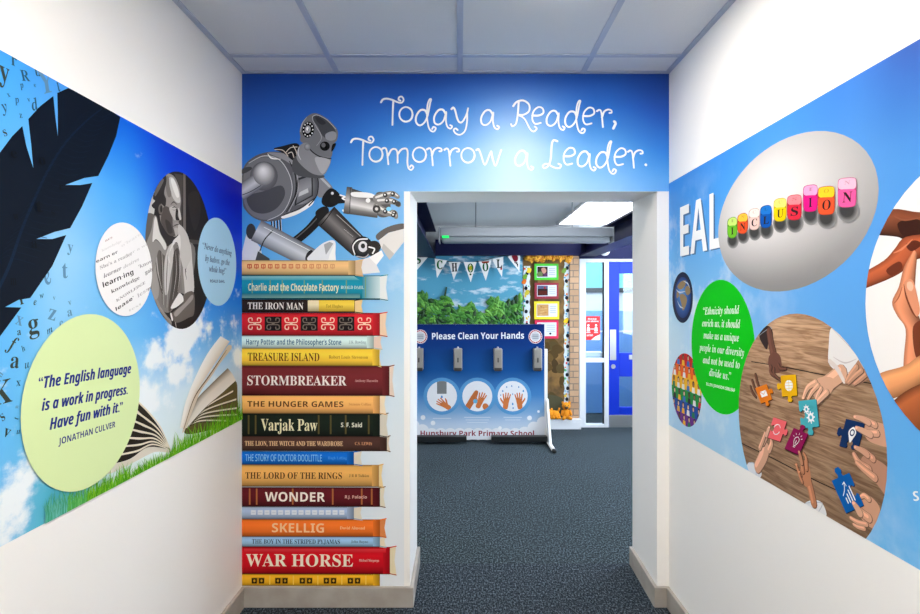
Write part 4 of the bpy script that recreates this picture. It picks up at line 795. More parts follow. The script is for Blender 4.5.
h9 = hand(C2, [('b', [(570, 400), (620, 410), (664, 470), (640, 560), (580, 520), (560, 460)], .96), ('s', [(610, 420), (590, 404), (574, 410)], [30, 26, 18]), ('s', [(610, 510), (570, 480), (544, 446)], [44, 40, 26]), ('s', [(600, 540), (560, 530), (526, 510)], [24, 24, 18]), ('s', [(590, 560), (560, 552), (540, 540)], [22, 20, 14])], (218, 164, 134), nails=[(543, 446)]); h9['label'] = 'pale hand holding the blue chart piece'
def piece(cr, cx, cy, s, sy, rot, c, desc, icon, tabs=(1, -1, 1, -1)):
    a = Art(Rp, rg).crop(*cr); r = R(rot)
    def T(p): x, y = p[0] * s, p[1] * sy; return (cx + x * math.cos(r) - y * math.sin(r), cy + x * math.sin(r) + y * math.cos(r))
    side = []
    pts = []
    for k in range(4):
        t = tabs[k]; loc = [(-.5, -.5), (-.14, -.5), (-.1, -.5 - .08 * t), (-.17, -.5 - .18 * t), (-.1, -.5 - .28 * t), (.1, -.5 - .28 * t), (.17, -.5 - .18 * t), (.1, -.5 - .08 * t), (.14, -.5)] if t else [(-.5, -.5)]
        for x, y in loc:
            for _ in range(k): x, y = -y, x
            pts.append((x, y))
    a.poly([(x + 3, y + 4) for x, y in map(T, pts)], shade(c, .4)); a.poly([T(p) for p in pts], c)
    W = (244, 246, 248)
    L = lambda *q, w=.05: a.stroke([T(p) for p in q], w * s, W, False)
    E = lambda x, y, rr, cc=W: a.poly([T((x + rr * math.cos(t), y + rr * math.sin(t))) for t in [math.pi * i / 9 for i in range(18)]], cc)
    if icon == 'globe':
        E(0, 0, .26); [L((-.24, y), (.24, y), w=.03) for y in ()]; a.stroke([T((0, -.25)), T((0, .25))], .03 * s, c); a.stroke([T((-.24, 0)), T((.24, 0))], .03 * s, c); a.stroke([T((-.2, .13)), T((.2, .13))], .03 * s, c); a.stroke([T((-.2, -.13)), T((.2, -.13))], .03 * s, c)
    if icon == 'mail': a.poly([T(p) for p in ((-.26, -.18), (.26, -.18), (.26, .18), (-.26, .18))], W); a.stroke([T((-.24, -.16)), T((0, .04)), T((.24, -.16))], .05 * s, c, False)
    if icon == 'gears':
        for x, y, rr in ((-.1, -.17, .15), (.1, .14, .2)):
            E(x, y, rr * .8)
            for k in range(8): t = k * math.pi / 4; L((x + rr * .7 * math.cos(t), y + rr * .7 * math.sin(t)), (x + rr * 1.05 * math.cos(t), y + rr * 1.05 * math.sin(t)), w=rr * .4)
            E(x, y, rr * .38, c)
    if icon == 'cycle':
        for t0 in (0, math.pi): a.stroke([T((.24 * math.cos(t0 + t), .24 * math.sin(t0 + t))) for t in [.3 + .38 * i for i in range(7)]], .06 * s, W)
    if icon == 'bulb':
        a.stroke([T((-.06, .16)), T((-.14, .02)), T((-.14, -.12)), T((0, -.2)), T((.14, -.12)), T((.14, .02)), T((.06, .16))], .045 * s, W); L((-.06, .2), (.06, .2)); L((-.05, .26), (.05, .26)); L((0, .1), (0, -.04))
        for t in (-2.7, -2.2, -1.57, -.95, -.45): L((.26 * math.cos(t), -.05 + .26 * math.sin(t)), (.34 * math.cos(t), -.05 + .34 * math.sin(t)), w=.035)
    if icon == 'pin':
        a.smooth([T(p) for p in ((-.2, -.1), (0, -.28), (.2, -.1), (.12, .12), (0, .3), (-.12, .12))], W); E(0, -.07, .13, c); E(0, -.07, .08); 
    if icon == 'chart':
        for k in range(4): L((-.18 + k * .13, .26), (-.18 + k * .13, .12 - k * .09), w=.085)
        a.stroke([T((-.26, .02)), T((-.08, -.12)), T((.04, -.3))], .05 * s, W); L((-.06, -.28), (.06, -.32)); L((.06, -.32), (.08, -.2))
    o = a.build('jigsaw_piece', jz); o['label'] = desc
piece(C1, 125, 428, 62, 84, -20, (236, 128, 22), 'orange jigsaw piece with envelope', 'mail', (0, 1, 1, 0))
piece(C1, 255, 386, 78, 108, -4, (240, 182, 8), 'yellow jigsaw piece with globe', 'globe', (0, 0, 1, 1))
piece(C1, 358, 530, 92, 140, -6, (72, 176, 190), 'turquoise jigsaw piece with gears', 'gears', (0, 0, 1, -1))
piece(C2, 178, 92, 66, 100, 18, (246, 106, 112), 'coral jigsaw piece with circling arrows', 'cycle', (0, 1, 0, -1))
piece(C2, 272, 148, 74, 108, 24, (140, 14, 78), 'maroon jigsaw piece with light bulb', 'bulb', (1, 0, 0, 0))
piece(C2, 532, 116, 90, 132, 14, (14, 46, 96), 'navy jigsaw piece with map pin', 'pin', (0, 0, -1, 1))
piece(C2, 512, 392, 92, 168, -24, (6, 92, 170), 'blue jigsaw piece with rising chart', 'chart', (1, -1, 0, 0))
for pts, wd, c in (([(570, 486), (556, 462), (541, 440)], [40, 34, 24], (222, 170, 140)), ([(620, 116), (588, 100), (554, 84)], [34, 30, 20], (218, 168, 140)), ([(612, 60), (580, 42), (546, 32)], [30, 26, 18], (218, 168, 140)), ([(606, 212), (576, 190), (548, 176)], [30, 26, 18], (212, 160, 132)), ([(298, 250), (292, 220), (286, 198)], [22, 20, 14], (200, 140, 108)), ([(128, 120), (136, 98), (142, 82)], [20, 18, 14], (222, 176, 150))):
    a = Art(Rp, rg).crop(*C2)   # fingers over the pieces
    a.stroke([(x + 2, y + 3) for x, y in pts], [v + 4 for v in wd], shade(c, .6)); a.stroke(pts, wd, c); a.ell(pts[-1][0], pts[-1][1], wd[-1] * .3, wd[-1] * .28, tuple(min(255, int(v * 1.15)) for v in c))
    a.build('fingertip', jz)
# right-hand photograph of clasped hands
u0 = Rp.p(867, 0)[0]; r = .325; uc = u0 + r; zc = 1.478; rg = ring(uc, zc, r, r); a = Art(Rp, rg); a.uz(rg, (246, 243, 241)); hd = a.build('photo_disc', mr, M['photo']); hd['label'] = 'large round photograph of clasped wrists'
CR = (860, 170, 2.3615)
def arm(name, parts, lab, c):
    a = Art(Rp, rg).crop(*CR)
    for pts, wd in parts:
        a.stroke(pts, wd, shade(c, .62)); a.stroke([(x - v * .06, y - v * .1) for (x, y), v in zip(pts, wd)], [v * .76 for v in wd], c); a.stroke([(x - v * .12, y - v * .24) for (x, y), v in zip(pts, wd)], [v * .3 for v in wd], tuple(min(255, int(v * 1.22)) for v in c))
    o = a.build(name, hd); o['label'] = lab; return o
def limb(lab, name, lines, c, ks, extra=()):
    a = Art(Rp, rg).crop(*CR); a.loft([crom(l, 4, False) for l in lines], [tuple(min(255, v) for v in shade(c, k)) for k in ks])
    for e in extra:
        if e[0] == 's': a.smooth(e[1], e[2])
        else: a.stroke(e[1], e[2], e[3])
    o = a.build(name, hd); o['label'] = lab; return o
limb('dark brown forearm at the top', 'forearm', [[(40, 118), (80, 92), (150, 100), (240, 92)], [(44, 126), (84, 108), (150, 116), (240, 110)], [(46, 140), (84, 134), (150, 140), (240, 140)], [(50, 154), (92, 158), (120, 166), (240, 176)]], (122, 66, 42), (1.0, 1.2, .9, .42), [('s', [(92, 128), (120, 116), (150, 122), (150, 158), (112, 162)], (58, 28, 18)), ('k', [(86, 110), (110, 118), (150, 112)], [2, 5, 2], (150, 88, 60))])
limb('brown hand crossing upwards', 'forearm', [[(4, 246), (60, 214), (86, 186), (112, 158), (180, 150)], [(6, 256), (64, 226), (96, 200), (124, 170), (180, 166)], [(8, 268), (68, 242), (104, 218), (132, 188), (180, 184)], [(10, 282), (66, 260), (104, 240), (126, 216), (180, 200)]], (184, 92, 56), (.78, 1.12, 1.0, .55), [('s', [(66, 236), (96, 216), (104, 232), (80, 250)], (112, 50, 30)), ('s', [(112, 176), (134, 166), (150, 176), (126, 192)], (96, 42, 26)), ('k', [(84, 196), (104, 186), (128, 164)], [2, 6, 2], (224, 136, 98))])
limb('light hand pointing up', 'forearm', [[(128, 194), (108, 230), (96, 276), (80, 312), (92, 344), (112, 376), (108, 440), (104, 520)], [(132, 190), (116, 236), (106, 284), (94, 318), (106, 350), (122, 380), (120, 440), (118, 520)], [(136, 192), (126, 240), (118, 290), (116, 330), (124, 356), (136, 384), (140, 440), (140, 520)], [(140, 198), (136, 246), (134, 296), (140, 336), (150, 360), (156, 384), (160, 440), (160, 520)]], (222, 142, 104), (.82, 1.14, .96, .5),
     [('s', [(108, 268), (118, 258), (130, 262), (138, 290), (146, 330), (138, 346), (122, 320), (112, 296)], (226, 150, 114)), ('k', [(108, 270), (114, 300), (128, 334), (140, 350)], [1, 5, 5, 1], (122, 60, 36)), ('s', [(116, 266), (126, 264), (131, 276), (126, 286), (117, 280)], (242, 190, 160)), ('k', [(84, 316), (96, 300), (104, 276)], [1, 4, 1], (170, 96, 66)), ('s', [(130, 370), (160, 360), (160, 440), (136, 440)], (120, 58, 34))])
limb('tan forearm at the bottom', 'forearm', [[(20, 500), (56, 478), (110, 462), (150, 436), (220, 410)], [(26, 516), (66, 492), (116, 476), (154, 452), (220, 430)], [(34, 530), (78, 512), (124, 492), (156, 476), (220, 456)], [(44, 550), (94, 536), (126, 520), (158, 500), (220, 480)]], (236, 160, 106), (.86, 1.1, 1.0, .62))
limb('brown forearm at the lower edge', 'forearm', [[(80, 548), (110, 524), (150, 504), (220, 480)], [(86, 566), (120, 544), (154, 526), (220, 506)], [(96, 590), (130, 574), (160, 556), (220, 540)], [(110, 640), (150, 620), (180, 606), (220, 600)]], (176, 96, 54), (.62, 1.1, .95, .7))
a = Art(Rp, rclip); a.text('S', 'sbi', (914.2, 501), (921, 500.6), 9, (248, 250, 252)); a.build('lettering', mr)

# ------------------------------------------------------------------ THE HALL BEYOND
YH, ZH = 6.63, 2.42
def hx(px, y): return (px - CX) * y / F
def hz(py, y): return EYE - (py - CY) * y / F
struct(B().box(-2.6, hx(579, YH), YH, YH + .2, 0, 3).build('wall_hall_back', M['hwall']))
struct(B().box(-2.72, -2.6, YB, YH, 0, 3).build('wall_hall_left', M['hwall'])); struct(B().box(2.9, 3.02, YB, 9.8, 0, 3).build('wall_hall_right', M['hwall']))
b = B().box(-2.72, -XL - .12, YB - .12, YB, 0, 3).box(XR + .12, 3.02, YB - .12, YB, 0, 3).box(-XL - .12, XR + .12, YB - .12, YB - .001, ZC + .1, 3)
struct(b.build('wall_hall_front', M['hwall']))
struct(B().box(-2.72, 3.02, YB, 9.9, ZH, ZH + .1).build('ceiling_hall', M['roof']))
def ibeam(name, x0, x1, z0, z1, y0, y1, along='y'):
    b = B(); f = .018; mx = (x0 + x1) / 2
    b.box(x0, x1, y0, y1, z0, z0 + f).box(x0, x1, y0, y1, z1 - f, z1).box(mx - .015, mx + .015, y0, y1, z0 + .001, z1 - .001)
    return struct(b.build(name, M['navy']))
ibeam('beam_1', -.56, -.29, 2.03, 2.36, YB, YH); ibeam('beam_2', 1.417, 1.62, 2.045, 2.25, YB, YH)
struct(B().box(-.29, 1.42, 6.48, YH - .02, 2.05, 2.235).build('beam_3', M['navy'])); struct(B().box(-2.6, -.56, 6.48, YH - .02, 2.05, 2.235).build('beam_4', M['navy']))
struct(B().box(hx(579, YH), 2.9, YH - .05, YH + .12, hz(259, YH), hz(244, YH)).build('trim_4', M['navy'])); struct(B().box(hx(579, YH), 2.9, YH, YH + .12, hz(244, YH), ZH).build('wall_hall_over_door', M['lobby']))
struct(B().box(-2.6, hx(579, YH) - .002, 6.5, YH, 0, .115, .004).build('baseboard_hall', M['alu']))
# brick pier
struct(B().box(hx(569.5, 6.6), hx(578.6, 6.6), 6.585, YH, .115, 2.05).build('wall_pier', M['brick']))
# hall ceiling panels; those hidden behind the lintel are added to light the hall
def cpanel(x0, x1, y0, y1, lab):
    t = thing('ceiling_light', ((x0 + x1) / 2, (y0 + y1) / 2, ZH), lab, 'ceiling light', 'hall ceiling panels')
    b = B(); b.box(x0, x1, y0, y0 + .03, ZH - .02, ZH + .002).box(x0, x1, y1 - .03, y1, ZH - .02, ZH + .002).box(x0, x0 + .03, y0 + .03, y1 - .03, ZH - .02, ZH + .002).box(x1 - .03, x1, y0 + .03, y1 - .03, ZH - .02, ZH + .002); b.build('frame', M['white'], t)
    B().box(x0 + .03, x1 - .03, y0 + .03, y1 - .03, ZH - .012, ZH + .001).build('diffuser', M['panel'], t)
cpanel(1.12, 2.3, 4.95, 6.44, 'square ceiling light panel over the blue door corner'); cpanel(0, 1.1, 3.9, 4.6, 'added fill light panel just inside the doorway'); cpanel(-1.9, -.8, 4.2, 5.4, 'added fill light panel on the left side of the hall')
# suspended batten
wd3 = B()  # unseen glowing window, added to light the hall ceiling and boards from the right
for y_ in (3.5, 4.73, 5.96): wd3.box(2.86, 2.9, y_, y_ + .06, .9, 2.3)
wd3.box(2.86, 2.9, 3.56, 5.96, .9, .96).box(2.86, 2.9, 3.56, 5.96, 2.24, 2.3); wd3 = struct(wd3.build('fill_window', M['alu']))
B().box(2.875, 2.89, 3.56, 4.73, .96, 2.24).build('pane', M['day'], wd3); B().box(2.875, 2.89, 4.79, 5.96, .96, 2.24).build('pane', M['day'], wd3)
t = thing('suspended_batten_light', (.6, 5.0, hz(242, 5)), 'long grey batten light hung on two wires with a green indicator', 'light')
y0 = 5.0; xa, xb = hx(440, y0), hx(613, y0); zb_, zt_ = hz(242, y0), hz(227, y0)
B().box(xa, xb, y0, y0 + .16, zb_ + .05, zt_, .008).build('casing', M['batten'], t); B().box(xa + .012, xb - .012, y0 + .012, y0 + .148, zb_, zb_ + .055, .02).build('diffuser', M['diff'], t)
B().box(xa - .012, xa, y0 - .002, y0 + .162, zb_ - .002, zt_ + .002, .004).build('end_cap', M['batten'], t); B().box(xb, xb + .012, y0 - .002, y0 + .162, zb_ - .002, zt_ + .002, .004).build('end_cap', M['batten'], t)
B().box(hx(442, y0), hx(449, y0), y0 - .006, y0 + .004, hz(238, y0), hz(235.6, y0), .002).build('indicator', M['led'], t)
for px in (476, 574): B().cyl((hx(px, y0), y0 + .08, zt_ - .01), (hx(px, y0), y0 + .08, ZH), .004, .004, 8).cyl((hx(px, y0), y0 + .08, zt_ - .006), (hx(px, y0), y0 + .08, zt_ + .012), .012, .008, 10).build('suspension_wire', M['wire'], t)
# blue display board with paper trees
Fh = Front(YH - .016, base=0)
xL, xR_, zB, zT_ = -1.15, hx(522.5, YH), .75, hz(255.5, YH)
t = thing('display_board', ((xL + xR_) / 2, YH, zB), 'display board covered in cloud printed blue paper with green leaves', 'display board')
B().box(xL, xR_, YH - .015, YH - .001, zB, zT_).build('backing', M['hess'], t)
a = Art(Fh); a.emit([[(xL, zB, a.col((104, 178, 206), 1)), (xR_, zB, a.col((120, 190, 214), 1)), (xR_, zT_, a.col((86, 164, 198), 1)), (xL, zT_, a.col((76, 154, 190), 1))]]); a.build('cloud_paper', t, M['sky_paper'])
random.seed(4); bms = [bmesh.new() for _ in range(4)]
prof = [(405, 297), (424, 291), (430, 297), (437, 301), (444, 294), (450, 299), (453, 308), (458, 308), (466, 305), (472, 303), (476, 310), (482, 316), (487, 311), (490, 297), (494, 295), (500, 300), (507, 303), (514, 300), (520, 293), (524, 293)]
def top(px):
    for (xa_, ya), (xb2, yb2) in zip(prof, prof[1:]):
        if xa_ <= px <= xb2: return ya + (yb2 - ya) * (px - xa_) / (xb2 - xa_)
    return 297
def leaf(bm, px, py, L, wd, ang, o):
    c = Vector((hx(px, YH - .03), 0, hz(py, YH - .03))); d = Vector((math.cos(ang), 0, math.sin(ang))); n = Vector((-d.z, 0, d.x)); vs_ = []
    for tt, k in ((-.5, 0), (-.3, .35), (-.05, .5), (.2, .4), (.5, 0)): vs_.append((tt, k))
    mid = [bm.verts.new((*(c + d * (tt * L)).xz[:1], YH - .022 - o - .012 * math.sin((tt + .5) * 3.14), (c + d * tt * L).z)) for tt, k in vs_]
    for s in (-1, 1):
        ed = [mid[0]] + [bm.verts.new(((c + d * (tt * L) + n * (s * k * wd)).x, YH - .020 - o, (c + d * tt * L + n * (s * k * wd)).z)) for tt, k in vs_[1:-1]] + [mid[-1]]
        for i in range(4):
            q = [mid[i], mid[i + 1], ed[i + 1], ed[i]]; q = list(dict.fromkeys(q)); bm.faces.new(q if s < 0 else q[::-1])
N = 0
for row in range(11):
    for k in range(54):
        px = 404 + 119 * (k + random.random()) / 54; tp = top(px); py = tp + 3 + row * 4.2 + random.uniform(-1.5, 1.5)
        if py > 335 or px > 521.5: continue
        big = .095 if row < 3 else .075; ci = random.choices(range(4), (4, 3, 2 if row < 4 else 1, 3 if row > 2 else 1))[0]
        leaf(bms[ci], px, py, big * random.uniform(.8, 1.6), big * random.uniform(.5, .8), random.uniform(-.9, 2.6), .002 + random.random() * .02)
for ci, bm in enumerate(bms):
    bmesh.ops.recalc_face_normals(bm, faces=bm.faces[:]); me = bpy.data.meshes.new('paper_leaves'); bm.to_mesh(me); bm.free(); o = link('paper_leaves', me, t, M['leafs'][ci]); o['kind'] = 'stuff'
B().cyl((hx(445, YH), YH - .03, hz(296, YH)), (hx(446.5, YH), YH - .03, hz(287, YH)), .012, .008, 8).build('stalk', M['leafs'][3], t)
# bunting
Fb = Front(YH - .1, base=0); yb_ = YH - .1
t = thing('bunting', (.1, yb_, 1.9), 'white letter bunting strung across the blue display board', 'bunting')
pk = [(405, 251), (422, 256), (434, 258), (446, 261.5), (460, 262), (470, 262.5), (482, 261), (494, 257.5), (510, 254.5), (519, 252.5), (530, 250)]
b = B()
for p, q in zip(pk, pk[1:]): b.cyl((hx(p[0], yb_), yb_ + .003, hz(p[1], yb_)), (hx(q[0], yb_), yb_ + .003, hz(q[1], yb_)), .0035, .0035, 6)
b.build('string', M['string'], t)
FL = [((408.5, 253), (428, 257), (417, 270), 'S', (40, 120, 70)), ((434.6, 258.4), (447, 260.6), (437, 278), 'C', (30, 130, 60)), ((448.6, 262), (460.6, 262), (453.8, 280.2), 'H', (30, 30, 30)), ((463.6, 262), (476.5, 262), (470.8, 282.4), 'O', (70, 130, 30)), ((478.6, 261.6), (491.5, 260.4), (485.8, 280.8), 'O', (30, 110, 60)), ((492, 259.6), (503.6, 256.6), (502, 277.2), 'L', (40, 60, 60)), ((507.5, 256.5), (520, 252.2), (519.6, 272), '', (120, 20, 40))]
for k, (p, q, r_, ch, c) in enumerate(FL):
    P3 = [(hx(x, yb_), hz(y, yb_)) for x, y in (p, q, r_)]
    fo = B().prism([P3[0], P3[2], P3[1]], yb_ - .0006, yb_ + .0006).build('flag', M['white'], t)
    a = Art(Front(yb_ - .0008)); cx, cy = (p[0] + q[0] + r_[0]) / 3, (p[1] + q[1] + r_[1]) / 3 - 1
    if ch:
        w_ = 2.9; a.text(ch, 'serif', (cx - w_ + .3, cy + 4.6), (cx + w_ + .3, cy + 4.4), 8.6, (26, 30, 30)); a.text(ch, 'serif', (cx - w_ + .9, cy + 4.2), (cx + w_ - .3, cy + 4), 7.8, c)
        if k == 4: a.poly([(cx - 4, cy - 5), (cx + 4, cy - 5.5), (cx + 3, cy - 3.6), (cx - 3, cy - 3.4)], (150, 50, 30))
        if k == 3: a.ell(cx + .2, cy + .2, 1.2, 2.6, (200, 180, 40)); a.ell(cx + .2, cy + 6.6, 1, 1, (40, 80, 40))
        if k == 5: a.ell(cx + 2, cy + 5.4, 1, 1, (180, 40, 40)); a.ell(cx - 1, cy - 3, 1, 1, (40, 60, 40))
    else: a.smooth([(cx - 4, cy - 3), (cx - 1, cy - 5), (cx + 2, cy - 3), (cx + 2, cy + 1), (cx - 1, cy + 2.5)], (130, 26, 44)); a.stroke([(cx - 1, cy + 3), (cx + 2, cy + 5)], .9, (40, 30, 30)); a.stroke([(cx + 1, cy + 3), (cx + 2, cy + 7)], .9, (40, 30, 30))
    a.build('lettering' if ch else 'printed_motif', fo)
# brown display board
x0, x1, z0, z1 = hx(523, YH), hx(569.2, YH), .125, hz(258, YH)
t = thing('display_board', ((x0 + x1) / 2, YH, z0), 'tall brown paper display board beside the brick pier', 'display board')
B().box(x0, x1, YH - .015, YH - .001, z0, z1).build('backing', M['hess'], t)
a = Art(Front(YH - .0156, base=0)); random.seed(8)
for k in range(26):
    x, y = random.uniform(534, 562), random.uniform(338, 412); L = random.uniform(4, 12); a.smooth([(x, y), (x + L * .5, y - 2), (x + L, y + 3), (x + L * .6, y + 7), (x + 1, y + 6)], random.choice([(84, 64, 32), (96, 72, 36), (74, 56, 30), (104, 80, 42), (88, 72, 40)]))
a.smooth([(532, 396), (562, 398), (562, 418), (532, 418)], (86, 84, 62)); a.smooth([(531, 270), (537, 264), (540, 420), (531, 420)], (88, 66, 34)); a.build('painted_paper', t, M['paper'])
random.seed(12)
def border(x, ya, yb2, name='border_strip'):
    a = Art(Front(YH - .018, base=0)); q = []; y = ya; pts = [];
    ys = [ya + (yb2 - ya) * i / 60 for i in range(61)]
    L_ = [(x - 3 + .5 * math.sin(i * 1.6), yy) for i, yy in enumerate(ys)]; R_ = [(x + 3 + .5 * math.sin(i * 1.6 + 1), yy) for i, yy in enumerate(ys)]
    a.loft([L_, R_], [(214, 224, 232), (226, 232, 238)])
    for k in range(70):
        yy = random.uniform(ya, yb2); a.ell(x + random.uniform(-2.4, 2.4), yy, random.uniform(.5, 1.2), random.uniform(.6, 1.5), random.choice([(224, 70, 60), (240, 200, 50), (60, 150, 200), (90, 180, 120), (240, 130, 50), (150, 196, 226)]), n=8)
    for k in range(int((yb2 - ya) / 13)): a.ell(x + random.uniform(-1, 1), ya + 8 + k * 13 + random.uniform(-2, 2), 1.7, 2, (24, 28, 40), n=10)
    a.build(name, t, M['paper'])
border(526.8, 266, 420); border(568 - .8, 262, 408)
for x, y, c in ((529, 270, (240, 210, 60)), (524, 281, (230, 120, 40)), (527, 292, (220, 200, 60)), (566, 320, (240, 200, 40)), (564, 270, (120, 160, 70)), (525, 276, (120, 170, 60))):
    a = Art(Front(YH - .024, base=0)); a.smooth([(x - 2.5, y + 2), (x, y - 2), (x + 2.5, y - 1), (x + 1, y + 3)], c); a.build('paper_motif', t, M['paper'])
b = B(); random.seed(6)
for k in range(44):
    px = 526.3 + 43 * k / 43; b.ball((hx(px, YH), YH - .062 + random.uniform(-.02, .02), hz(257 + random.uniform(-3, 3), YH)), (random.uniform(.025, .045), .03, random.uniform(.03, .05)), 1, .3)
b.build('ruffle', M['ruffle'], t)
PIC = [('green', (70, 196, 44), 534.4, 558.4, 263.7, 280, 'topmost picture in a green mount on the brown board', (52, 40, 40)), ('maroon', (150, 26, 48), 534.6, 558.6, 282.8, 298.8, 'picture in a dark red mount between the green and yellow ones', (44, 30, 26)), ('yellow', (244, 220, 30), 534.2, 559.2, 301.4, 319.2, 'picture in a yellow mount on the brown board', (210, 160, 100)), ('crimson', (214, 22, 74), 534.8, 558.4, 320.2, 338.6, 'lowest picture in a crimson mount beside the stand', (222, 90, 120))]
for nm, c, xa_, xb2, ya, yb2, lab, pc_ in PIC:
    yf = YH - .03; t2 = thing('mounted_picture', (hx((xa_ + xb2) / 2, YH), YH - .016, hz(yb2, YH)), lab, 'picture', 'mounted pictures on the brown board')
    B().box(hx(xa_, yf), hx(xb2, yf), yf, YH - .021, hz(yb2, yf), hz(ya, yf)).build('mount', mat(nm + '_card', c, .6), t2)
    a = Art(Front(yf, base=.0005)); a.poly([(xa_ + 2.4, ya + 2.4), (xb2 - 2, ya + 2.2), (xb2 - 2, yb2 - 2.6), (xa_ + 2.4, yb2 - 2.4)], (226, 230, 240)); sh = a.build('sheet', t2, M['paper'])
    a = Art(Front(yf - .001, base=.0005)); mx = xa_ + 2.8 + (10.4 if nm != 'yellow' else 11.6)
    if nm == 'crimson': a.ell(xa_ + 5, (ya + yb2) / 2 - .5, 4.4, 5.4, (224, 80, 116)); a.stroke([(xa_ + 2, ya + 7), (xa_ + 8, ya + 8)], .8, (250, 200, 210)); a.stroke([(xa_ + 2, ya + 11), (xa_ + 8, ya + 11)], .8, (250, 200, 210)); a.ell(xa_ + 15.5, yb2 - 5, 1.2, 1, (40, 40, 50))
    else:
        a.poly([(xa_ + 3, ya + 3), (mx, ya + 3), (mx, yb2 - 3.4), (xa_ + 3, yb2 - 3.2)], pc_)
        if nm == 'green': a.smooth([(xa_ + 7, ya + 5), (xa_ + 10, ya + 4), (xa_ + 12, ya + 7), (xa_ + 10, ya + 10), (xa_ + 8, ya + 9)], (206, 150, 130)); a.smooth([(xa_ + 3, ya + 9), (xa_ + 7, ya + 8), (xa_ + 8, yb2 - 4), (xa_ + 3, yb2 - 4)], (110, 130, 80)); a.poly([(xa_ + 9, ya + 10), (mx, ya + 9), (mx, yb2 - 4), (xa_ + 9, yb2 - 4)], (90, 50, 90))
        if nm == 'maroon': a.poly([(xa_ + 3, ya + 3), (mx, ya + 3), (mx, ya + 6), (xa_ + 3, ya + 6)], (90, 96, 130)); a.poly([(xa_ + 4, ya + 8), (mx - 1, ya + 8), (mx - 1, yb2 - 4), (xa_ + 4, yb2 - 4)], (92, 34, 22)); a.ell(mx - 3, ya + 5, 1, 1.2, (180, 40, 40))
        if nm == 'yellow':
            for k in range(10): a.smooth([(xa_ + 3.5 + (k % 4) * 2.6, ya + 4 + k), (xa_ + 6 + (k % 4) * 2.2, ya + 4.5 + k), (xa_ + 5 + (k % 3) * 2, ya + 5 + k)], random.choice([(190, 120, 60), (230, 190, 130), (150, 90, 50)]))
    a.build('photo', sh, M['paper'])
    a = Art(Front(yf - .001, base=.0005))
    for k in range(4): a.stroke([(mx + 1.5 if nm != 'crimson' else xa_ + 12, ya + 5 + k * 2), (xb2 - 3.4, ya + 5 + k * 2)], .45, (140, 146, 170))
    a.build('caption', sh, M['paper'])
# plush animals on the ledge
def toy_lying(px, py):
    y = 6.55; c = Vector((hx(px, y), y, .115)); t = thing('plush_toy', c, 'curly orange plush toy slumped on the ledge, its head to the left', 'soft toy', 'plush toys on the ledge'); random.seed(2)
    b = B().ball(c + Vector((0, 0, .052)), (.07, .05, .05), 3, .06); b.build('body', M['orange'], t, True); b = B().ball(c + Vector((-.06, -.02, .07)), (.048, .045, .045), 3, .08); hd_ = b.build('head', M['orange'], t, True)
    for dx in (-.03, .03): B().ball(c + Vector((-.06 + dx, -.02, .115)), (.014, .01, .018), 2).build('ear', M['orange'], hd_, True)
    for dx in (-.05, -.02, .02, .05): B().cyl(c + Vector((dx, -.03, .045)), c + Vector((dx + .012, -.062, .012)), .016, .013, 10).build('leg', M['orange'], t, True)
    B().cyl(c + Vector((.05, 0, .08)), c + Vector((.062, -.01, .13)), .01, .012, 8).build('tail', M['orange'], t, True)
def toy_sitting(px):
    y = 6.55; c = Vector((hx(px, y), y, .115)); t = thing('plush_toy', c, 'orange plush toy sitting upright against the brick pier', 'soft toy', 'plush toys on the ledge'); random.seed(3)
    B().ball(c + Vector((0, 0, .062)), (.048, .04, .062), 3, .05).build('body', M['orange'], t, True); hd_ = B().ball(c + Vector((0, -.012, .155)), (.05, .045, .044), 3, .05).build('head', M['orange'], t, True)
    B().ball(c + Vector((-.004, -.055, .142)), (.024, .02, .018), 2).build('snout', M['hess'], hd_, True); B().ball(c + Vector((-.004, -.075, .147)), .008, 1).build('nose', M['black'], hd_, True)
    for s in (-1, 1):
        B().ball(c + Vector((s * .04, -.005, .192)), (.016, .01, .018), 2).build('ear', M['orange'], hd_, True); B().ball(c + Vector((s * .018, -.054, .166)), .006, 1).build('eye', M['black'], hd_, True)
        B().cyl(c + Vector((s * .04, -.01, .1)), c + Vector((s * .058, -.04, .05)), .017, .014, 10).build('arm', M['orange'], t, True); B().cyl(c + Vector((s * .025, -.025, .022)), c + Vector((s * .045, -.08, .016)), .021, .017, 10).build('leg', M['orange'], t, True)
toy_lying(554, 418); toy_sitting(566)
# glazed screen and door
def frame_boxes(b, rects, y0, y1, bev=.003):
    for xa_, xb2, ya, yb2 in rects: b.box(hx(xa_, YH), hx(xb2, YH) if xb2 < 1e3 else 2.9, y0, y1, max(0, hz(yb2, YH)), hz(ya, YH), bev)
    return b
wn = frame_boxes(B(), [(579, 585.3, 258.8, 430), (603.8, 608.2, 258.8, 430), (585.3, 603.8, 258.8, 262.4), (585.3, 603.8, 357.8, 362.2), (585.3, 603.8, 423.8, 430), (608.2, 700, 258.8, 261.6)], YH - .03, YH + .05).build('window_1', M['alu']); struct(wn)
B().box(hx(585.3, YH) - .002, hx(603.8, YH) + .002, YH + .008, YH + .014, hz(423.8, YH) - .002, hz(362, YH) + .002).build('pane', M['glass'], wn); B().box(hx(585.3, YH) - .002, hx(603.8, YH) + .002, YH + .008, YH + .014, hz(358, YH) - .002, hz(262, YH) + .002).build('pane', M['glass'], wn)
B().box(hx(602.4, YH), hx(603.8, YH), YH - .01, YH + .006, hz(423.6, YH), hz(362.2, YH)).box(hx(602.4, YH), hx(603.8, YH), YH - .01, YH + .006, hz(357.8, YH), hz(262.4, YH)).build('gasket', M['gasket'], wn)
struct(B().box(hx(585, YH), hx(603.9, YH), YH + .02, YH + .16, hz(357, YH), hz(352.4, YH), .004).build('trim_5', M['lobby']))
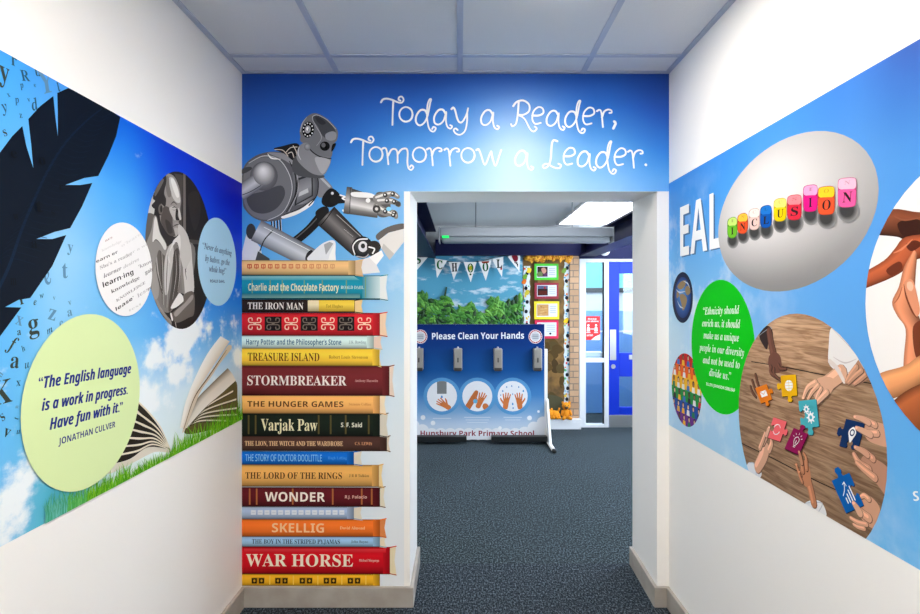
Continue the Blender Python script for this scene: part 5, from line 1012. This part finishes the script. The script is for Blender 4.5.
dr = frame_boxes(B(), [(608.4, 619, 262, 428.3), (655, 672, 262, 428.3), (619, 655, 262, 273.5), (619, 655, 352.8, 376.5), (619, 655, 407, 428.3)], YH - .012, YH + .032).build('door_1', M['blue']); struct(dr)
B().box(hx(619, YH) - .002, hx(655, YH) + .002, YH + .006, YH + .012, hz(353, YH), hz(273.3, YH)).build('pane', M['glass'], dr); B().box(hx(619, YH) - .002, hx(655, YH) + .002, YH + .006, YH + .012, hz(407.2, YH), hz(376.3, YH)).build('pane', M['glass'], dr)
B().box(hx(609.6, YH), hx(615.8, YH), YH - .016, YH - .0118, hz(360, YH), hz(329.6, YH), .001).build('push_plate', M['steel'], dr); B().box(hx(608.8, YH), hx(671, YH), YH - .015, YH - .0118, hz(427.8, YH), hz(414.8, YH), .001).build('kick_plate', M['steel'], dr)
B().cyl((hx(613, YH), YH - .02, hz(366.4, YH)), (hx(613, YH), YH - .0118, hz(366.4, YH)), .026, .028, 20).build('lock', M['steel'], dr); B().box(hx(628.6, YH), hx(640, YH), YH - .022, YH - .0118, hz(359.4, YH), hz(354.8, YH), .002).build('latch_plate', M['steel'], dr)
struct(B().box(hx(672, YH), 2.9, YH - .03, YH + .05, 0, hz(258.8, YH)).build('wall_hall_door_side', M['hwall']))
# poster on the glass
t = thing('safety_poster', (hx(592, YH), YH, hz(340, YH)), 'red distancing poster with a white corner stuck on the glazed screen', 'poster')
PB = Front(YH + .006, base=.0005); B().box(hx(584.2, YH), hx(600.2, YH), YH + .0055, YH + .0075, hz(340, YH), hz(316.2, YH)).build('sheet', mat('red_poster', (222, 26, 30), .45), t)
a = Art(Front(YH + .0055, base=.0005)); W = (250, 240, 238); a.poly([(591, 340), (595, 336.6), (600.2, 334.4), (600.2, 340)], W)
a.text('Keep', 'sansb', (588, 319.6), (596.5, 319.6), 1.5, W); a.text('your distance', 'sansb', (586.4, 322), (598.6, 322), 1.7, W); a.text('2 METRES', 'sansb', (585.6, 336.4), (593, 336), 1.7, W)
for x in (588.4, 596): a.ell(x, 325.4, 1.1, 1.2, W, n=12); a.poly([(x - 1.6, 331.4), (x - 1.2, 327.2), (x + 1.2, 327.2), (x + 1.6, 331.4)], W); a.stroke([(x - 1.8, 332.6), (x + 1.8, 332.6)], .6, W)
a.stroke([(590.4, 329), (594, 329)], .7, W); a.build('printed_notice', t)
# bulkhead lamp over the door
yl = YH - .05; c = (hx(604.7, yl), yl, hz(250.7, yl)); t = thing('bulkhead_lamp', c, 'round white bulkhead lamp on the navy fascia above the door', 'lamp')
B().cyl((c[0], yl - .02, c[2]), c, .058, .062, 24).build('base', M['white'], t, True); B().ball((c[0], yl - .022, c[2]), (.046, .03, .046), 3).build('diffuser', M['alu'], t, True)
# lobby behind the glass
yl = 8.6
struct(B().box(1.0, 3.02, yl, yl + .1, 0, 3).build('wall_lobby', M['lobby'])); struct(B().box(1.3, 1.42, YH + .2, yl, 0, 3).build('wall_lobby_left', M['lobby']))
wl = B().box(1.43, 2.9, yl - .02, yl - .002, hz(288, yl), hz(258, yl)).build('window_2', M['teal']); struct(wl)
B().box(1.43, 2.9, yl - .05, yl - .0205, hz(292.6, yl), hz(288, yl)).build('window_bar', M['gasket'], wl)
yp = 7.4
t = thing('blue_partition', (2.1, yp, 0), 'blue partition screen standing behind the glazed door', 'partition')
B().box(1.46, 2.86, yp, yp + .04, .012, hz(310.5, yp), .008).build('panel', M['dado'], t); B().box(1.46, 2.86, yp - .008, yp + .002, hz(332, yp), hz(330.6, yp)).build('rail', M['white'], t)
for x in (1.55, 2.76): B().box(x, x + .05, yp - .14, yp + .18, 0, .03).build('foot', M['gasket'], t)
cpl = thing('ceiling_light', (2.2, 7.1, ZH), 'added fill light panel in the lobby behind the blue door', 'ceiling light', 'hall ceiling panels'); B().box(1.6, 2.8, 6.9, 7.3, ZH - .012, ZH + .001).build('diffuser', M['lobby_fill'], cpl)  # unseen panel added to brighten the lobby seen through the glass

# ------------------------------------------------------------------ hand cleaning stand
YS = 5.9; S = Front(YS - .014, base=.0005); yf = YS - .014
X0, X1, Z0, Z1 = hx(411.5, yf), hx(544.6, yf), .03, hz(324.2, yf)
t = thing('hand_cleaning_stand', ((X0 + X1) / 2, YS, 0), 'blue free-standing hand cleaning board with four dispensers', 'display stand')
bd = B().box(X0, X1, yf, YS + .01, Z0, Z1, .002).build('board', M['white'], t)
a = Art(S); rows = [(324.2, (10, 36, 100)), (345, (14, 56, 124)), (370, (26, 86, 156)), (395, (70, 130, 190)), (412, (130, 172, 214)), (425, (196, 214, 234)), (438, (226, 232, 240))]
a.loft([[(411.7, y), (544.4, y)] for y, c in rows], [c for y, c in rows]); gp = a.build('printed_panel', bd)
a = Art(S); random.seed(14)
cl = [(411.6, 425)]
for k in range(15): x = 413 + k * 9.3; base = 428 - 9 * max(0, (430 - x) / 18) - 12 * max(0, (x - 522) / 22); a.ell(x, base + 6, 6.5, 6, (238, 240, 246), n=18)
a.poly([(411.7, 426), (440, 434), (522, 434), (544.4, 418), (544.4, 439.4), (411.7, 439.4)], (238, 240, 246))
for x, y, r_ in ((423, 417.5, 2.4), (433, 423, 2.4), (529.5, 418, 2.4), (538.5, 411.5, 1.3), (500, 428, 1.8), (414, 416, 2)): a.ell(x, y, r_, r_, (244, 246, 250), n=16)
a.build('cloud_print', bd)
a = Art(S); a.text('Please Clean Your Hands', 'sansb', (432, 339.4), (524, 338.6), 6.4, (240, 244, 250)); a.text('Hunsbury Park Primary School', 'sansb', (420.5, 435.8), (534, 436), 5.2, (146, 24, 50)); a.build('lettering', bd)
for x in (420.4, 535.4):
    a = Art(S); y = 336.6
    for r_, c in ((6.9, (236, 232, 232)), (6.4, (170, 40, 48)), (5.2, (240, 238, 236)), (4.6, (200, 202, 206))): a.ell(x, y, r_, r_ * 1.02, c)
    for k in range(3): a.stroke([(x - 2.8, y - 1.6 + k * 1.6), (x + 2.8, y - 1.6 + k * 1.6)], .7, (120, 124, 134))
    for k in range(20): tt = k * math.pi / 10; a.ell(x + 5.8 * math.cos(tt), y + 5.9 * math.sin(tt), .35, .35, (240, 225, 225), n=6)
    a.build('school_badge', bd)
SKO = (214, 122, 66)
def drop(a, x, y, s, c=(60, 140, 200)): a.smooth([(x, y - 1.6 * s), (x + .9 * s, y), (x, y + s), (x - .9 * s, y)], c)
def phand(a, cx, cy, rot, fl=1, s=1.0, c=SKO):
    r_ = R(rot)
    def T(x, y): x *= fl; return (cx + s * (x * math.cos(r_) - y * math.sin(r_)), cy + s * (x * math.sin(r_) + y * math.cos(r_)))
    a.smooth([T(-2.6, -1), T(0, -2), T(2.6, -1), T(2.6, 3), T(2, 8), T(-2, 8), T(-2.6, 3)], c)
    for bx, tx, ty in ((-2.2, -4, -6.2), (-.8, -1.5, -7.6), (.7, 1, -7.8), (2, 3.2, -6.6)): a.stroke([T(bx, 0), T(tx, ty)], [1.55 * s, 1.2 * s], c); 
    for x in (-1.5, 0, 1.4): a.stroke([T(x, -1.6), T(x * 1.2, -3.2)], .3 * s, shade(c, .75))
    a.stroke([T(-2, 3), T(-5, 0), T(-6, -1.6)], [2 * s, 1.6 * s, 1.2 * s], c)
for k, x in enumerate((442, 477.3, 512.7)):
    a = Art(S); y = 396.2; a.ell(x, y, 18.6, 18.6, (92, 156, 208)); a.ell(x, y, 15, 15.2, (240, 240, 244)); u, z = S.p(x, y); rr = 15 * S.m(0)
    a.clip = ring(u, z, rr, rr * 1.01, 40)
    if k == 0: a.poly([(x - 5, y - 16), (x + 4.6, y - 16), (x + 4.6, y - 2.4), (x - 5, y - 2.4)], (128, 130, 130)); drop(a, x - .2, y + .8, 1.1); phand(a, x + 1.6, y + 8.2, -58, -1, .95)
    if k == 1: a.stroke([(x - 10, y + 12), (x - 4, y + 2), (x - 1, y - 4)], [6, 6, 4], shade(SKO, .9)); phand(a, x + 3.5, y + 4, 24, 1, 1.0); a.ell(x - 2, y + 5, 2.2, 2.2, (110, 180, 214)); a.stroke([(x + 8, y + 10), (x + 12, y + 16)], 6, SKO)
    if k == 2:
        phand(a, x - 6.4, y + 4.6, 8, 1, 1.0); phand(a, x + 6.4, y + 4.6, -8, -1, 1.0)
        for dx, dy, s_ in ((0, 8, 1), (.4, 12, .8), (-10, -5, .8), (-6, -9, .7), (-1, -10, .7), (6, -9, .7), (10.6, -5, .9), (0, -2, .6), (-12, -1, .6)): drop(a, x + dx, y + dy, s_)
    a.build('instruction_disc', bd)
    a = Art(S)
    for j in range((1, 3, 2)[k]): a.stroke([(x - 9 + j * 1.5 - (4 if k == 1 else 0), 418.3 + j * 2.6 - (1 if k else 0)), (x + 9 - j * 1.5 + (4 if k == 1 else 0), 418.3 + j * 2.6 - (1 if k else 0))], .5, (226, 234, 244))
    a.build('small_print', bd)
for k, x in enumerate((419.4, 458, 497.6, 536.8)):
    xc = hx(x, yf); zt_, zb_ = hz(348, yf), hz(369.6, yf); w_ = .046
    dp = B().box(xc - w_, xc + w_, yf - .085, yf - .0005, zb_, zt_, .012).build('dispenser', M['silver'], t)
    B().box(xc - w_ * .86, xc + w_ * .86, yf - .09, yf - .02, zb_ - .006, zb_ + .03, .006).build('spout_cover', M['silverd'], dp); B().box(xc - .007, xc + .007, yf - .088, yf - .08, (zt_ + zb_) / 2 - .03, (zt_ + zb_) / 2 + .02, .002).build('sight_window', M['silverd'], dp)
    B().ball((xc, yf - .03, zt_ + .006), (.012, .012, .012), 2).build('key_lock', M['steel'], dp, True)
for xa_, xb2 in ((405, 466.5), (491, 546)):
    o = B().box(hx(xa_, yf), hx(xb2, yf), YS - .11, YS - .03, .03, .086, .006).build('foot_plate', M['black'], t); o['label'] = 'black weighted foot plate'
for s, x in ((-1, X0), (1, X1)):
    b = B(); b.box(min(x, x + s * .032), max(x, x + s * .032), YS - .012, YS + .02, .02, hz(349, YS), .004)
    b.build('side_post', M['white'], t)
    b = B(); xo = x + s * .03; b.hexa([(xo - .012, YS - .24, .02), (xo + .012, YS - .24, .02), (xo + .012, YS + .3, .02), (xo - .012, YS + .3, .02), (xo - .012, YS - .02, .46), (xo + .012, YS - .02, .46), (xo + .012, YS + .05, .46), (xo - .012, YS + .05, .46)]); b.build('side_brace', M['white'], t)
    b = B(); b.cyl((xo + .0, YS - .42, .022), (xo, YS + .36, .022), .02, .02, 14); lg = b.build('leg', M['white'], t, True); B().cyl((xo, YS - .45, .022), (xo, YS - .418, .022), .0216, .0216, 14).build('end_cap', M['black'], lg, True)
